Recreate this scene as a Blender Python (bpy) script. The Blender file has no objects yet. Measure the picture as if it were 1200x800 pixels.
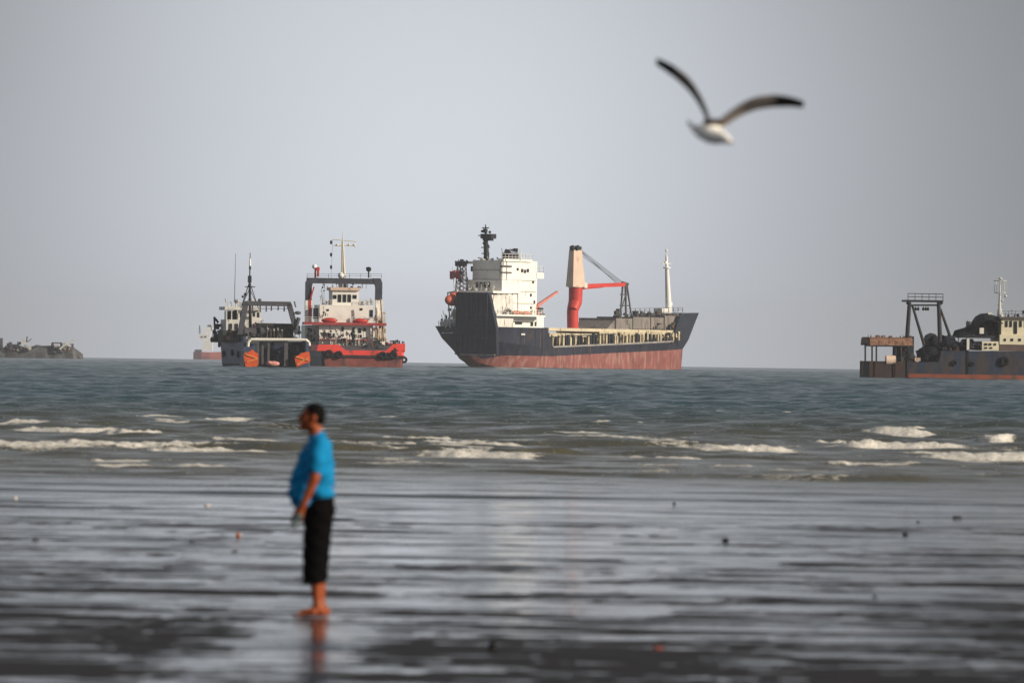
import bpy, bmesh, math, random
import numpy as np
from mathutils import Vector, Matrix
R = math.radians
random.seed(7)
sc = bpy.context.scene
COL = sc.collection
# ------------------------------------------------------------------ camera, sky, sun, exposure
F = 10000.0            # focal length in pixels of the 1200 px wide photo (a 300 mm lens)
H = 2.12               # eye height above the wet sand
YH = 418.9             # row of the true horizontal in the levelled photo
RE = 7.4e6             # earth radius with refraction: the sea really curves away
ROLL = 0.0151
cam_d = bpy.data.cameras.new('camera')
cam = bpy.data.objects.new('camera', cam_d); COL.objects.link(cam); sc.camera = cam
cam.location = (0, 0, H)
cam_d.sensor_width = 36; cam_d.lens = 300
cam_d.clip_start = 0.5; cam_d.clip_end = 60000
pitch = (YH - 400) / F
cam.matrix_world = (Matrix.Translation((0, 0, H)) @ Matrix.Rotation(math.pi/2 + pitch, 4, 'X')
                    @ Matrix.Rotation(ROLL, 4, 'Z'))
cam_d.dof.use_dof = True; cam_d.dof.focus_distance = 1500; cam_d.dof.aperture_fstop = 5.4

SUN = Vector((0.86, -0.36, 0.36)).normalized()
elev = math.asin(SUN.z); rot = math.atan2(SUN.x, SUN.y)
w = bpy.data.worlds.new('World'); sc.world = w; w.use_nodes = True
nt = w.node_tree; nt.nodes.clear()
out = nt.nodes.new('ShaderNodeOutputWorld'); bg = nt.nodes.new('ShaderNodeBackground')
sky = nt.nodes.new('ShaderNodeTexSky'); sky.sky_type = 'NISHITA'; sky.sun_disc = False
sky.sun_elevation = elev; sky.sun_rotation = rot
sky.air_density = 1.0; sky.dust_density = 3.0; sky.ozone_density = 1.5; sky.altitude = 0
# thin veil of high overcast, slightly uneven
tc = nt.nodes.new('ShaderNodeTexCoord'); mp = nt.nodes.new('ShaderNodeMapping')
mp.inputs['Scale'].default_value = (9, 9, 14); mp.inputs['Location'].default_value = (3.1, 0.4, 1.7)
nz = nt.nodes.new('ShaderNodeTexNoise'); nz.inputs['Scale'].default_value = 1.0; nz.inputs['Detail'].default_value = 2
nt.links.new(tc.outputs['Generated'], mp.inputs['Vector']); nt.links.new(mp.outputs[0], nz.inputs['Vector'])
mr = nt.nodes.new('ShaderNodeMapRange'); mr.inputs[1].default_value = 0.3; mr.inputs[2].default_value = 0.7
mr.inputs[3].default_value = 0.94; mr.inputs[4].default_value = 1.05
nt.links.new(nz.outputs['Fac'], mr.inputs[0])
veil = nt.nodes.new('ShaderNodeMix'); veil.data_type = 'RGBA'; veil.inputs[0].default_value = 0.72
veil.inputs[7].default_value = (7.1, 7.55, 8.35, 1)
nt.links.new(sky.outputs[0], veil.inputs[6])
mul = nt.nodes.new('ShaderNodeVectorMath'); mul.operation = 'SCALE'
nt.links.new(veil.outputs[2], mul.inputs[0]); nt.links.new(mr.outputs[0], mul.inputs['Scale'])
sp_ = nt.nodes.new('ShaderNodeSeparateXYZ'); nt.links.new(tc.outputs['Generated'], sp_.inputs[0])
up = nt.nodes.new('ShaderNodeMapRange'); up.interpolation_type = 'SMOOTHSTEP'
for i_, v_ in zip((1, 2, 3, 4), (0.015, .33, 1.0, .34)): up.inputs[i_].default_value = v_
nt.links.new(sp_.outputs['Z'], up.inputs[0])
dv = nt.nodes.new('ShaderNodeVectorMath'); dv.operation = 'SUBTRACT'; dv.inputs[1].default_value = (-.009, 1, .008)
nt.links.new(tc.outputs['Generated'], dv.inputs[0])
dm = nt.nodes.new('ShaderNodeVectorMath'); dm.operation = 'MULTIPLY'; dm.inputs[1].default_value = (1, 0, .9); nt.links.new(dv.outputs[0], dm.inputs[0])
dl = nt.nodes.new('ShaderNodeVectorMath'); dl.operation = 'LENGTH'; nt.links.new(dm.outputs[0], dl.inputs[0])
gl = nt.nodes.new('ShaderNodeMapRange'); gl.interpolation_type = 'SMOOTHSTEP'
for i_, v_ in zip((1, 2, 3, 4), (0.0, .085, 1.28, .42)): gl.inputs[i_].default_value = v_  # uneven sky plus lens falloff towards the view edges, put into the sky colour
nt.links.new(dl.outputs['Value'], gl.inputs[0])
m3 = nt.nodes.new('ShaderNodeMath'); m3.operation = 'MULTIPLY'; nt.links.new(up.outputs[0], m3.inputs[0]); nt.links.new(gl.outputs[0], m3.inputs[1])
rc = nt.nodes.new('ShaderNodeMapRange'); rc.interpolation_type = 'SMOOTHSTEP'     # sky raised again outside the view, added to keep the ambient light
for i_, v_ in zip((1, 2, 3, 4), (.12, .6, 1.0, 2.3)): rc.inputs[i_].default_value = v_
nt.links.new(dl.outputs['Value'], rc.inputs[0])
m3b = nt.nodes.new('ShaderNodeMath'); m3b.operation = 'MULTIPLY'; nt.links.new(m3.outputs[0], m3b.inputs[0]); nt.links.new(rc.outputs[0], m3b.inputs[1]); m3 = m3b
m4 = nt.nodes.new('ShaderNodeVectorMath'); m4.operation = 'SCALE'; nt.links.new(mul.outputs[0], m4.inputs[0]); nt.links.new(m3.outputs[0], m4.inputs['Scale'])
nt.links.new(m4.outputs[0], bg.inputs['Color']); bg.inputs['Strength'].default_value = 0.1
nt.links.new(bg.outputs[0], out.inputs['Surface'])
sl = bpy.data.lights.new('sun', 'SUN'); sl.energy = 4.8; sl.angle = R(0.8); sl.color = (1.0, 0.88, 0.72)
so = bpy.data.objects.new('sun', sl); COL.objects.link(so)
so.rotation_euler = (-SUN).to_track_quat('-Z', 'Y').to_euler(); so.location = (60, -40, 60)
sc.view_settings.view_transform = 'Standard'; sc.view_settings.look = 'None'
sc.view_settings.exposure = 0.1; sc.view_settings.gamma = 1; sc.view_settings.use_curve_mapping = False

# ------------------------------------------------------------------ photo pixel -> world
cr, sr = math.cos(ROLL), math.sin(ROLL)
def level(x, y):
    return 600 + (x-600)*cr + (y-400)*sr, 400 + (y-400)*cr - (x-600)*sr
def ray(x, y):
    a, b = level(x, y)
    return Vector(((a-600)/F, 1.0, -(b-YH)/F))
def at(x, y, D):
    return Vector((0, 0, H)) + ray(x, y)*D
def drop(D): return -D*D/(2*RE)
def sea_dist(x, y):
    b = level(x, y)[1]; t = (b-YH)/F
    disc = t*t - 2*H/RE
    return RE*(t - math.sqrt(max(disc, 0)))

# ------------------------------------------------------------------ materials
MATS = {}
def mat(name, col, rough=0.6, var=0.15, scale=0.6, rust=0.0, metallic=0.0, stretch=1.0, spec=0.25, rustcol=(0.16, 0.06, 0.03)):
    if name in MATS: return MATS[name]
    m = bpy.data.materials.new(name); m.use_nodes = True; n = m.node_tree; MATS[name] = m
    b = n.nodes['Principled BSDF']; b.inputs['Roughness'].default_value = rough
    b.inputs['Metallic'].default_value = metallic; b.inputs['Specular IOR Level'].default_value = spec
    t = n.nodes.new('ShaderNodeTexCoord'); mp = n.nodes.new('ShaderNodeMapping')
    mp.inputs['Scale'].default_value = (1, 1, stretch)
    n.links.new(t.outputs['Object'], mp.inputs[0])
    z = n.nodes.new('ShaderNodeTexNoise'); z.inputs['Scale'].default_value = scale; z.inputs['Detail'].default_value = 6
    n.links.new(mp.outputs[0], z.inputs['Vector'])
    r = n.nodes.new('ShaderNodeMapRange'); r.inputs[1].default_value = .3; r.inputs[2].default_value = .7
    r.inputs[3].default_value = 1-var; r.inputs[4].default_value = 1+var
    n.links.new(z.outputs[0], r.inputs[0])
    s = n.nodes.new('ShaderNodeVectorMath'); s.operation = 'SCALE'; s.inputs[0].default_value = col[:3]
    n.links.new(r.outputs[0], s.inputs['Scale']); last = s.outputs[0]
    if rust > 0:
        z2 = n.nodes.new('ShaderNodeTexNoise'); z2.inputs['Scale'].default_value = scale*2.3; z2.inputs['Detail'].default_value = 8
        mp2 = n.nodes.new('ShaderNodeMapping'); mp2.inputs['Scale'].default_value = (1, 1, 0.3)
        mp2.inputs['Location'].default_value = (5, 3, 1)
        n.links.new(t.outputs['Object'], mp2.inputs[0]); n.links.new(mp2.outputs[0], z2.inputs['Vector'])
        r2 = n.nodes.new('ShaderNodeMapRange'); c = 0.68 - 0.3*rust
        r2.inputs[1].default_value = c; r2.inputs[2].default_value = c+0.12
        n.links.new(z2.outputs[0], r2.inputs[0])
        mx = n.nodes.new('ShaderNodeMix'); mx.data_type = 'RGBA'; mx.inputs[7].default_value = (*rustcol, 1)
        n.links.new(r2.outputs[0], mx.inputs[0]); n.links.new(last, mx.inputs[6]); last = mx.outputs[2]
    n.links.new(last, b.inputs['Base Color'])
    return m
WHITE = mat('white_paint', (.80, .78, .72), .55, .08, .5, rust=.18, rustcol=(.34, .25, .17))
WHITE2 = mat('weathered_white_paint', (.62, .61, .57), .6, .15, .6, rust=.35, rustcol=(.24, .14, .08))
CREAM = mat('cream_paint', (.66, .50, .39), .55, .08, .3, rust=.25, rustcol=(.4, .25, .15))
DARKWIN = mat('dark_glass', (.012, .014, .018), .15, .1)
BLACKHULL_SHADE = mat('black_hull_and_shade_paint', (.015, .019, .034), .5, .4, .35, rust=.55, rustcol=(.042, .036, .040))  # cargo hull paint, also the painted shade on the tug's port side
NAVYRAMP = mat('navy_ramp_paint', (.013, .018, .036), .55, .4, .5, rust=.5, rustcol=(.035, .034, .045))
BOOT = mat('red_boot_paint', (.21, .070, .060), .65, .25, .35, rust=.6, rustcol=(.28, .15, .125))
REDP = mat('red_paint', (.48, .035, .025), .5, .12, .4, rust=.2, rustcol=(.25, .06, .04))
REDHULL = mat('bright_red_hull_paint', (.74, .065, .05), .5, .12, .3, rust=.25, rustcol=(.2, .05, .04))
ORANGE = mat('orange_paint', (.60, .09, .02), .55, .15, .8, rust=.45, rustcol=(.22, .06, .02))
RUSTY = mat('rusty_dark_hull', (.032, .022, .022), .75, .3, .5, rust=.6, rustcol=(.065, .028, .02))
BLACK = mat('black_rubber', (.006, .006, .007), .8, .2, 2)
DKGREY = mat('dark_grey_paint', (.016, .018, .024), .6, .2, .8, rust=.2)
GREY = mat('grey_paint', (.075, .075, .085), .6, .2, .8, rust=.3)
LGREY = mat('light_grey_paint', (.26, .25, .24), .6, .2, .5, rust=.4, rustcol=(.17, .12, .09))
BLUEHULL = mat('blue_grey_hull_paint', (.050, .070, .125), .5, .2, .35, rust=.35, rustcol=(.05, .045, .055))
BLUE2 = mat('blue_hull_paint', (.018, .027, .050), .55, .3, .5, rust=.75, rustcol=(.045, .035, .035))
TAN = mat('tan_deck_paint', (.46, .40, .27), .7, .2, .5, rust=.5, rustcol=(.12, .09, .06))
RUSTROOF = mat('rusty_roof', (.24, .13, .085), .8, .3, 1.2, rust=.6, rustcol=(.11, .055, .03))
NET = mat('fishing_net', (.006, .007, .013), .95, .4, 3)
TARP = mat('black_tarpaulin', (.006, .007, .011), .8, .2, .8)
ROPE = mat('wire_rope', (.06, .06, .07), .7, .1, 1)
OLIVE = mat('dirty_green_grey', (.045, .05, .045), .8, .3, .7, rust=.4)

# ------------------------------------------------------------------ mesh builder
class MB:
    def __init__(s): s.v = []; s.f = []; s.m = []; s.sm = []
    def add(s, vs, fs, mi=0, smooth=False):
        o = len(s.v); s.v += [tuple(p) for p in vs]
        for f in fs: s.f.append([i+o for i in f]); s.m.append(mi); s.sm.append(smooth)
        return s
    def box(s, a, b, mi=0):
        x0, x1 = sorted((a[0], b[0])); y0, y1 = sorted((a[1], b[1])); z0, z1 = sorted((a[2], b[2]))
        vs = [(x0,y0,z0),(x1,y0,z0),(x1,y1,z0),(x0,y1,z0),(x0,y0,z1),(x1,y0,z1),(x1,y1,z1),(x0,y1,z1)]
        return s.add(vs, [(0,3,2,1),(4,5,6,7),(0,1,5,4),(1,2,6,5),(2,3,7,6),(3,0,4,7)], mi)
    def tube(s, p0, p1, r0, r1=None, n=8, mi=0, smooth=True):
        r1 = r0 if r1 is None else r1
        p0 = Vector(p0); p1 = Vector(p1); d = (p1-p0)
        if d.length < 1e-6: return s
        q = d.to_track_quat('Z', 'Y'); vs = []
        for p, r in ((p0, r0), (p1, r1)):
            for k in range(n):
                a = 2*math.pi*k/n + math.pi/n
                vs.append(p + q @ Vector((math.cos(a)*r, math.sin(a)*r, 0)))
        fs = [(k, (k+1) % n, n+(k+1) % n, n+k) for k in range(n)]
        s.add(vs, fs, mi, smooth and n > 5)
        return s.add(vs, [tuple(range(n))[::-1], tuple(range(n, 2*n))], mi)
    def beam(s, p0, p1, w, h=None, mi=0):
        return s.tube(p0, p1, w*.707, w*.707, 4, mi, False)
    def prism(s, poly, axis, a, b, mi=0):
        # poly: list of (p, q) in the two other axes; extruded along axis from a to b
        def mk(p, q, t):
            return (t, p, q) if axis == 0 else ((p, t, q) if axis == 1 else (p, q, t))
        n = len(poly); vs = [mk(p, q, a) for p, q in poly] + [mk(p, q, b) for p, q in poly]
        fs = [(k, (k+1) % n, n+(k+1) % n, n+k) for k in range(n)] + [tuple(range(n))[::-1], tuple(range(n, 2*n))]
        return s.add(vs, fs, mi)
    def ball(s, c, r, mi=0, n=10, m=7):
        if not hasattr(r, '__len__'): r = (r, r, r)
        vs = [(c[0], c[1], c[2]+r[2])]
        for i in range(1, m):
            t = math.pi*i/m
            for k in range(n):
                a = 2*math.pi*k/n
                vs.append((c[0]+r[0]*math.sin(t)*math.cos(a), c[1]+r[1]*math.sin(t)*math.sin(a), c[2]+r[2]*math.cos(t)))
        vs.append((c[0], c[1], c[2]-r[2])); e = len(vs)-1
        fs = [(0, 1+k, 1+(k+1) % n) for k in range(n)]
        for i in range(m-2):
            o = 1+i*n
            fs += [(o+k, o+n+k, o+n+(k+1) % n, o+(k+1) % n) for k in range(n)]
        o = 1+(m-2)*n; fs += [(o+k, e, o+(k+1) % n) for k in range(n)]
        return s.add(vs, fs, mi, True)
    def torus(s, c, axis, r, t, n=16, m=8, mi=0):
        q = Vector(axis).to_track_quat('Z', 'Y'); vs = []; fs = []
        for i in range(n):
            a = 2*math.pi*i/n
            for j in range(m):
                b = 2*math.pi*j/m
                vs.append(Vector(c) + q @ Vector(((r+t*math.cos(b))*math.cos(a), (r+t*math.cos(b))*math.sin(a), t*math.sin(b))))
        for i in range(n):
            for j in range(m):
                fs.append((i*m+j, ((i+1) % n)*m+j, ((i+1) % n)*m+(j+1) % m, i*m+(j+1) % m))
        return s.add(vs, fs, mi, True)
    def build(s, name, mats, parent=None, label=None):
        me = bpy.data.meshes.new(name); me.from_pydata(s.v, [], s.f)
        if not isinstance(mats, (list, tuple)): mats = [mats]
        for m in mats: me.materials.append(m)
        me.polygons.foreach_set('material_index', s.m); me.polygons.foreach_set('use_smooth', s.sm)
        me.update()
        bm = bmesh.new(); bm.from_mesh(me); bmesh.ops.recalc_face_normals(bm, faces=bm.faces); bm.to_mesh(me); bm.free()
        o = bpy.data.objects.new(name, me); COL.objects.link(o)
        if parent: o.parent = parent
        if label: o['label'] = label
        return o
def empty(name, loc, rz, label, cat, group=None):
    o = bpy.data.objects.new(name, None); COL.objects.link(o); o.empty_display_size = .5
    o.location = loc; o.rotation_euler = (0, 0, rz); o['label'] = label; o['category'] = cat
    if group: o['group'] = group
    return o
def tag(o, label, cat, group=None):
    o['label'] = label; o['category'] = cat
    if group: o['group'] = group
    return o
def hull_loft(mb, stations, bands, deck_drop=0.8, deck_mi=0, port=None, smooth=False):
    """stations: (u, [(half_width, z), ...]) from keel up, same count; bands: material per ring interval"""
    n = len(stations[0][1]); rows = []
    for u, pr in stations:
        rows.append([(u if len(p) < 3 else p[2], p[0], p[1]) for p in pr])
    for sgn in (1, -1):
        vs = [(x, y*sgn, z) for r in rows for (x, y, z) in r]
        for k in range(n-1):
            fs = [(i*n+k, (i+1)*n+k, (i+1)*n+k+1, i*n+k+1) for i in range(len(rows)-1)]
            mb.add(vs, fs, (port if port and sgn == 1 else bands)[k], smooth)
    for r in (rows[0], rows[-1]):     # transom and stem caps
        for k in range(n-1):
            a, b = r[k], r[k+1]
            if a[1]+b[1] > 0.02:
                mb.add([(a[0], a[1], a[2]), (b[0], b[1], b[2]), (b[0], -b[1], b[2]), (a[0], -a[1], a[2])], [(0, 1, 2, 3)], bands[k])
    for i in range(len(rows)-1):      # deck
        a, b = rows[i][-1], rows[i+1][-1]; d = deck_drop
        mb.add([(a[0], a[1]*.99, a[2]-d), (b[0], b[1]*.99, b[2]-d), (b[0], -b[1]*.99, b[2]-d), (a[0], -a[1]*.99, a[2]-d)], [(0, 1, 2, 3)], deck_mi)

class Ship:
    """root at the waterline; local +X forward, +Y to port"""
    def __init__(s, name, label, cat, x, y, D, theta, group=None):
        p = at(x, y, D); s.D = D; s.org = Vector((p.x, p.y, drop(D))); s.th = R(theta)
        s.root = empty(name, s.org, s.th, label, cat, group)
        s.inv = (Matrix.Translation(s.org) @ Matrix.Rotation(s.th, 4, 'Z')).inverted()
        s.o = s.inv @ Vector((0, 0, H)); s.k = D/F
    def _ray(s, x, y): return s.inv.to_3x3() @ ray(x, y)
    def side(s, x, y, v):      # point on the lengthwise plane local y = v
        d = s._ray(x, y); t = (v - s.o.y)/d.y; return s.o + d*t
    def aft(s, x, y, u):       # point on the crosswise plane local x = u
        d = s._ray(x, y); t = (u - s.o.x)/d.x; return s.o + d*t
    def sbox(s, mb, x0, y0, x1, y1, v0, v1, mi=0):
        """box whose visible side lies on plane v0, reaching to v1"""
        a = s.side(x0, y1, v0); b = s.side(x1, y0, v0); mx, my = (x0+x1)/2, (y0+y1)/2
        zt = s.side(mx, y0, v0).z; zb = s.side(mx, y1, v0).z
        ua = s.side(x0, my, v0).x; ub = s.side(x1, my, v0).x
        return mb.box((ua, v0, zb), (ub, v1, zt), mi)
    def abox(s, mb, x0, y0, x1, y1, u0, u1, mi=0):
        """box whose visible aft face lies on plane u0, reaching to u1"""
        mx, my = (x0+x1)/2, (y0+y1)/2
        zt = s.aft(mx, y0, u0).z; zb = s.aft(mx, y1, u0).z
        va = s.aft(x0, my, u0).y; vb = s.aft(x1, my, u0).y
        return mb.box((u0, va, zb), (u1, vb, zt), mi)
    def part(s, name, mb, mats, parent=None, label=None): return mb.build(name, mats, parent or s.root, label)
def rails(mb, pts, h, n_rail=3, post=1.6, r=.05):
    """guard rail along a polyline"""
    for a, b in zip(pts[:-1], pts[1:]):
        a = Vector(a); b = Vector(b); L = (b-a).length; n = max(1, int(L/post))
        for k in range(n+1):
            p = a.lerp(b, k/n); mb.tube(p, p+Vector((0, 0, h)), r, r, 4)
        for j in range(1, n_rail+1):
            o = Vector((0, 0, h*j/n_rail)); mb.tube(a+o, b+o, r*.8, r*.8, 4)

# ------------------------------------------------------------------ numpy noise
def vnoise(x, y, seed=0):
    xi = np.floor(x).astype(np.int64); yi = np.floor(y).astype(np.int64)
    fx = x-xi; fy = y-yi; fx = fx*fx*(3-2*fx); fy = fy*fy*(3-2*fy)
    def h(a, b):
        n = (a*374761393 + b*668265263 + seed*982451653) & 0x7fffffff
        n = ((n ^ (n >> 13))*1274126177) & 0x7fffffff
        return ((n ^ (n >> 16)) & 0xffff)/65535.0
    return (h(xi, yi)*(1-fx)*(1-fy) + h(xi+1, yi)*fx*(1-fy) + h(xi, yi+1)*(1-fx)*fy + h(xi+1, yi+1)*fx*fy)*2-1
def fbm(x, y, oct=4, seed=0, gain=.5):
    r = 0; a = 1; t = 0
    for o in range(oct):
        r = r + a*vnoise(x*2**o+17.3*o, y*2**o-9.1*o, seed+o); t += a; a *= gain
    return r/t
def sstep(a, b, x):
    t = np.clip((x-a)/(b-a), 0, 1); return t*t*(3-2*t)
def grid_mesh(name, X, Y, Z, attrs=None):
    nr, nc = X.shape; n = nr*nc
    me = bpy.data.meshes.new(name)
    co = np.empty((n, 3), np.float32); co[:, 0] = X.ravel(); co[:, 1] = Y.ravel(); co[:, 2] = Z.ravel()
    idx = np.arange(n, dtype=np.int32).reshape(nr, nc)
    q = np.stack([idx[:-1, :-1], idx[:-1, 1:], idx[1:, 1:], idx[1:, :-1]], -1).reshape(-1, 4)
    me.vertices.add(n); me.vertices.foreach_set('co', co.ravel())
    me.loops.add(q.size); me.loops.foreach_set('vertex_index', q.ravel())
    me.polygons.add(len(q)); me.polygons.foreach_set('loop_start', np.arange(0, q.size, 4, dtype=np.int32))
    me.polygons.foreach_set('loop_total', np.full(len(q), 4, np.int32))
    me.polygons.foreach_set('use_smooth', np.ones(len(q), bool))
    me.update(calc_edges=True)
    for k, a in (attrs or {}).items():
        at_ = me.attributes.new(k, 'FLOAT', 'POINT'); at_.data.foreach_set('value', a.astype(np.float32).ravel())
    o = bpy.data.objects.new(name, me); COL.objects.link(o)
    return o

# ------------------------------------------------------------------ the sea (one curved sheet, from the film on the sand to the horizon)
rows = [8.0]
while rows[-1] < 9500:
    d = rows[-1]
    if d < 45: st = 1.5
    elif d < 118: st = .25
    elif d < 300: st = .10 + (d-118)/182*.2
    elif d < 700: st = .3+(d-300)/400*.4
    elif d < 2200: st = .0011*d
    elif d < 6000: st = .006*d
    else: st = .05*d
    rows.append(d+st)
rows = np.array(rows)
fine = np.linspace(-.072, .072, 440)
outer = .072 + np.cumsum(.0008*1.09**np.arange(62))
cols = np.concatenate([-outer[::-1], fine, outer])
dcol = np.gradient(cols)
drow = np.gradient(rows)
A, D = np.meshgrid(cols, rows)
X = A*D; Y = D.copy()
spx = np.maximum(dcol[None, :]*D, 1e-3); spy = np.repeat(drow[:, None], len(cols), 1)
Z = np.zeros_like(X)
rng = np.random.RandomState(3)
amp_env = sstep(150, 300, D)*.42 + sstep(134, 185, D)*.58
slope_att = 1.0
chop = 0.65 + .35*fbm(X/14, Y/22, 3, 50)
for i in range(46):
    lam = 1.3*(11/1.3)**(i/45.0)*rng.uniform(.9, 1.1)
    th = rng.normal(0, .65) - 0.25
    kx, ky = math.sin(th)*2*math.pi/lam, -math.cos(th)*2*math.pi/lam
    a = .0130*lam**.50 * rng.uniform(.6, 1.3)
    att = sstep(2.2, 4.5, lam/(spx*abs(math.sin(th))+spy*abs(math.cos(th))+1e-6))
    far = 1.0
    ph = rng.uniform(0, 6.28)
    s_ = np.sin(kx*X + ky*Y + ph + .6*vnoise(X/lam/3, Y/lam/3, i))
    Z += a*att*(s_ + .25*(s_*s_-.5))*chop
Z *= amp_env
surf = sstep(138, 175, D)*(1-sstep(270, 380, D))
ph_ = 2*np.pi*(Y + 2.2*fbm(X/11, Y/30, 3, 61))/6.3
sw_ = np.exp(2.2*(np.sin(ph_)-1))                       # peaked, long crested swell close in
Z += .09*surf*sw_*np.clip(.55+1.1*fbm(X/5.5, Y/8, 3, 62), 0, 1.3)
# low surf swells and the breakers seen in the photo: (x0, x1, y_base, height, foam 0..1, foam run ahead in m)
foam = np.zeros_like(Z); 
BRK = [
 (-80, 72, 499, .22, 1.0, 1.5), (75, 225, 491, .13, .75, .5), (205, 305, 496, .24, 1.0, 1.0), (300, 480, 499, .20, .0, 0),
 (470, 640, 500, .12, .0, 0), (105, 200, 512, .20, .95, 1.5), (-120, 150, 526, .16, .75, .8), (130, 350, 533, .18, .85, 1.6), (0, 60, 531, .12, .3, .3),
 (380, 600, 531, .20, .9, 1.6), (470, 655, 538, .15, .8, 1.2), (650, 800, 520, .14, .35, .3), (790, 950, 529, .24, .95, 1.2),
 (700, 900, 508, .14, .0, 0), (1000, 1108, 512, .31, 1.0, 1.2), (1090, 1145, 511, .2, .25, .2), (945, 1165, 528, .25, 1.0, 2.6), (1030, 1330, 542, .2, 1.0, 2.4), (1138, 1195, 518, .36, 1.0, .8),
 (740, 805, 547, .08, .55, .5), (826, 892, 548, .08, .5, .5), (1040, 1160, 549, .08, .5, .6), (900, 1010, 536, .12, .1, .3),
 (-100, 330, 545, .10, .06, .1), (300, 760, 549, .09, .05, .1), (620, 1000, 553, .07, .05, .1),
 (380, 1320, 560, .10, .0, .1), (-120, 420, 556, .05, .02, .1), (500, 1000, 515, .13, .0, 0), (560, 1010, 497, .13, .0, 0),
]
rb = random.Random(19)
for j_ in range(34):
    yb_ = 476 + 84*(j_/33.0) + rb.uniform(-2, 2); x0_ = rb.uniform(-150, 950); w_ = rb.uniform(160, 480)
    hh_ = rb.uniform(.10, .20)*(1.0 if yb_ < 540 else .55)
    BRK.append((x0_, x0_+w_, yb_, hh_, .0, 0))
    if rb.random() < .85 and 484 < yb_ < 552:
        a_ = x0_+w_*rb.uniform(.05, .45); BRK.append((a_, a_+w_*rb.uniform(.25, .5), yb_, hh_*1.05, rb.uniform(.6, .95), rb.uniform(.15, .6)))
BRK += [(-60, 345, 527, .17, .9, .7), (160, 240, 533, .12, .8, .6), (230, 345, 520, .12, .7, .4), (385, 655, 526, .16, .85, .6), (545, 655, 537, .12, .85, .5),
        (715, 800, 519, .12, .7, .3), (1040, 1290, 536, .16, .95, 1.2), (940, 1010, 519, .14, .9, .5), (60, 130, 489, .12, .8, .4), (1000, 1100, 506, .22, .9, .5)]
PXA = 600 + A*F
for i, (x0, x1, yb, h, fo, run) in enumerate(BRK):
    xa, xb = level(x0, yb)[0], level(x1, yb)[0]; Dc = sea_dist((x0+x1)/2, yb)
    m = (D > Dc-14) & (D < Dc+14)
    r0, r1 = np.where(m.any(1))[0][[0, -1]]; sl_ = slice(r0, r1+1)
    a, d, px = A[sl_], D[sl_], PXA[sl_]
    x = a*d
    e = np.clip((px-xa)/(xb-xa), 0, 1); env = np.clip(np.minimum(e, 1-e)*4, 0, 1)**1.0*(px > xa)*(px < xb)
    wob = 1.6*fbm(x/4.5, x*0+i*3.7, 3, 11+i) + .35*vnoise(x/.6, x*0+i, 31+i)
    bow = 2.2*(e-.5)**2*4
    dd = d-(Dc+wob+bow*.6)
    hv = (.85 if fo > .3 else 1.15)*h*env*(.62+.5*(fbm(x/2.2, x*0+i*7.7, 3, 71+i)+.3))
    prof = np.where(dd > 0, np.exp(-(np.abs(dd)/1.5)**1.4), np.exp(-(dd/.50)**2.0))
    Z[sl_] = np.maximum(Z[sl_]*(1-.6*prof*env), 0*prof) * (prof > .02) + Z[sl_]*(prof <= .02)
    Z[sl_] += hv*prof - .18*hv*np.exp(-((dd+1.3)/.8)**2)
    if fo > 0:
        run = run*.75; tear = .5+.9*fbm(x/.8, d/1.0, 4, 90+i)
        fenv = np.clip(env*1.4-.15, 0, 1)
        fr = fenv*sstep(-run-.45-.7*tear*run, -.35, dd)*sstep(.30, -.05, dd - .5*tear)
        foam[sl_] = np.maximum(foam[sl_], fo*fr*(.78+.45*tear))
# scattered remnant foam streaks in the surf
rem = sstep(.20, .5, fbm(X/2.4, Y/3.5, 4, 203))*sstep(140, 165, D)*sstep(262, 210, D)
foam = np.maximum(foam, .62*rem*sw_)
lump = fbm(X/.22, Y/.3, 3, 404)
Z += foam*sstep(.2, .8, foam)*.075*lump
# broken small swash lines on the flat (D<150)
sw = 0
for k, (yb, hh) in enumerate(((566, .022), (574, .018), (583, .030), (597, .014), (608, .010))):
    Dc = sea_dist(600, yb); dd = D-(Dc + 1.6*fbm(X/5, Y*0+k, 3, 300+k))
    Z += hh*np.where(dd > 0, np.exp(-(dd/1.6)**2), np.exp(-(dd/.16)**2))*(.5+.7*np.clip(fbm(X/2.5, Y*0+k*5, 3, 310+k)+.35, 0, 1))*sstep(90, 100, D)
Z += .0035*fbm(X/.9, Y/1.1, 3, 77)*sstep(40, 70, D)*(1-sstep(150, 200, D))
Z += .02*fbm(X/1.2, Y/1.4, 4, 78)*sstep(125, 150, D)*(1-sstep(300, 400, D))
Z = Z + drop(D)
sea = grid_mesh('sea_water', X, Y, Z, {'foam': foam, 'shallow': 1-sstep(150, 420, D)+0*X, 'film': 1-sstep(122, 158, D)+0*X, 'near': 1-sstep(58, 98, D)+0*X})
sea['kind'] = 'structure'
m = bpy.data.materials.new('sea_water'); m.use_nodes = True; n = m.node_tree; b = n.nodes['Principled BSDF']
L = n.links.new
def attr(n, name):
    a = n.nodes.new('ShaderNodeAttribute'); a.attribute_name = name; return a.outputs['Fac']
def mixc(n, fac, a, b_):
    x = n.nodes.new('ShaderNodeMix'); x.data_type = 'RGBA'
    for s, v in ((0, fac), (6, a), (7, b_)):
        if hasattr(v, 'links'): n.links.new(v, x.inputs[s])
        else: x.inputs[s].default_value = v if s == 0 else (*v, 1)
    return x.outputs[2]
def mixf(n, fac, a, b_):
    x = n.nodes.new('ShaderNodeMix'); x.data_type = 'FLOAT'
    for s, v in ((0, fac), (2, a), (3, b_)):
        if hasattr(v, 'links'): n.links.new(v, x.inputs[s])
        else: x.inputs[s].default_value = v
    return x.outputs[0]
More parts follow.
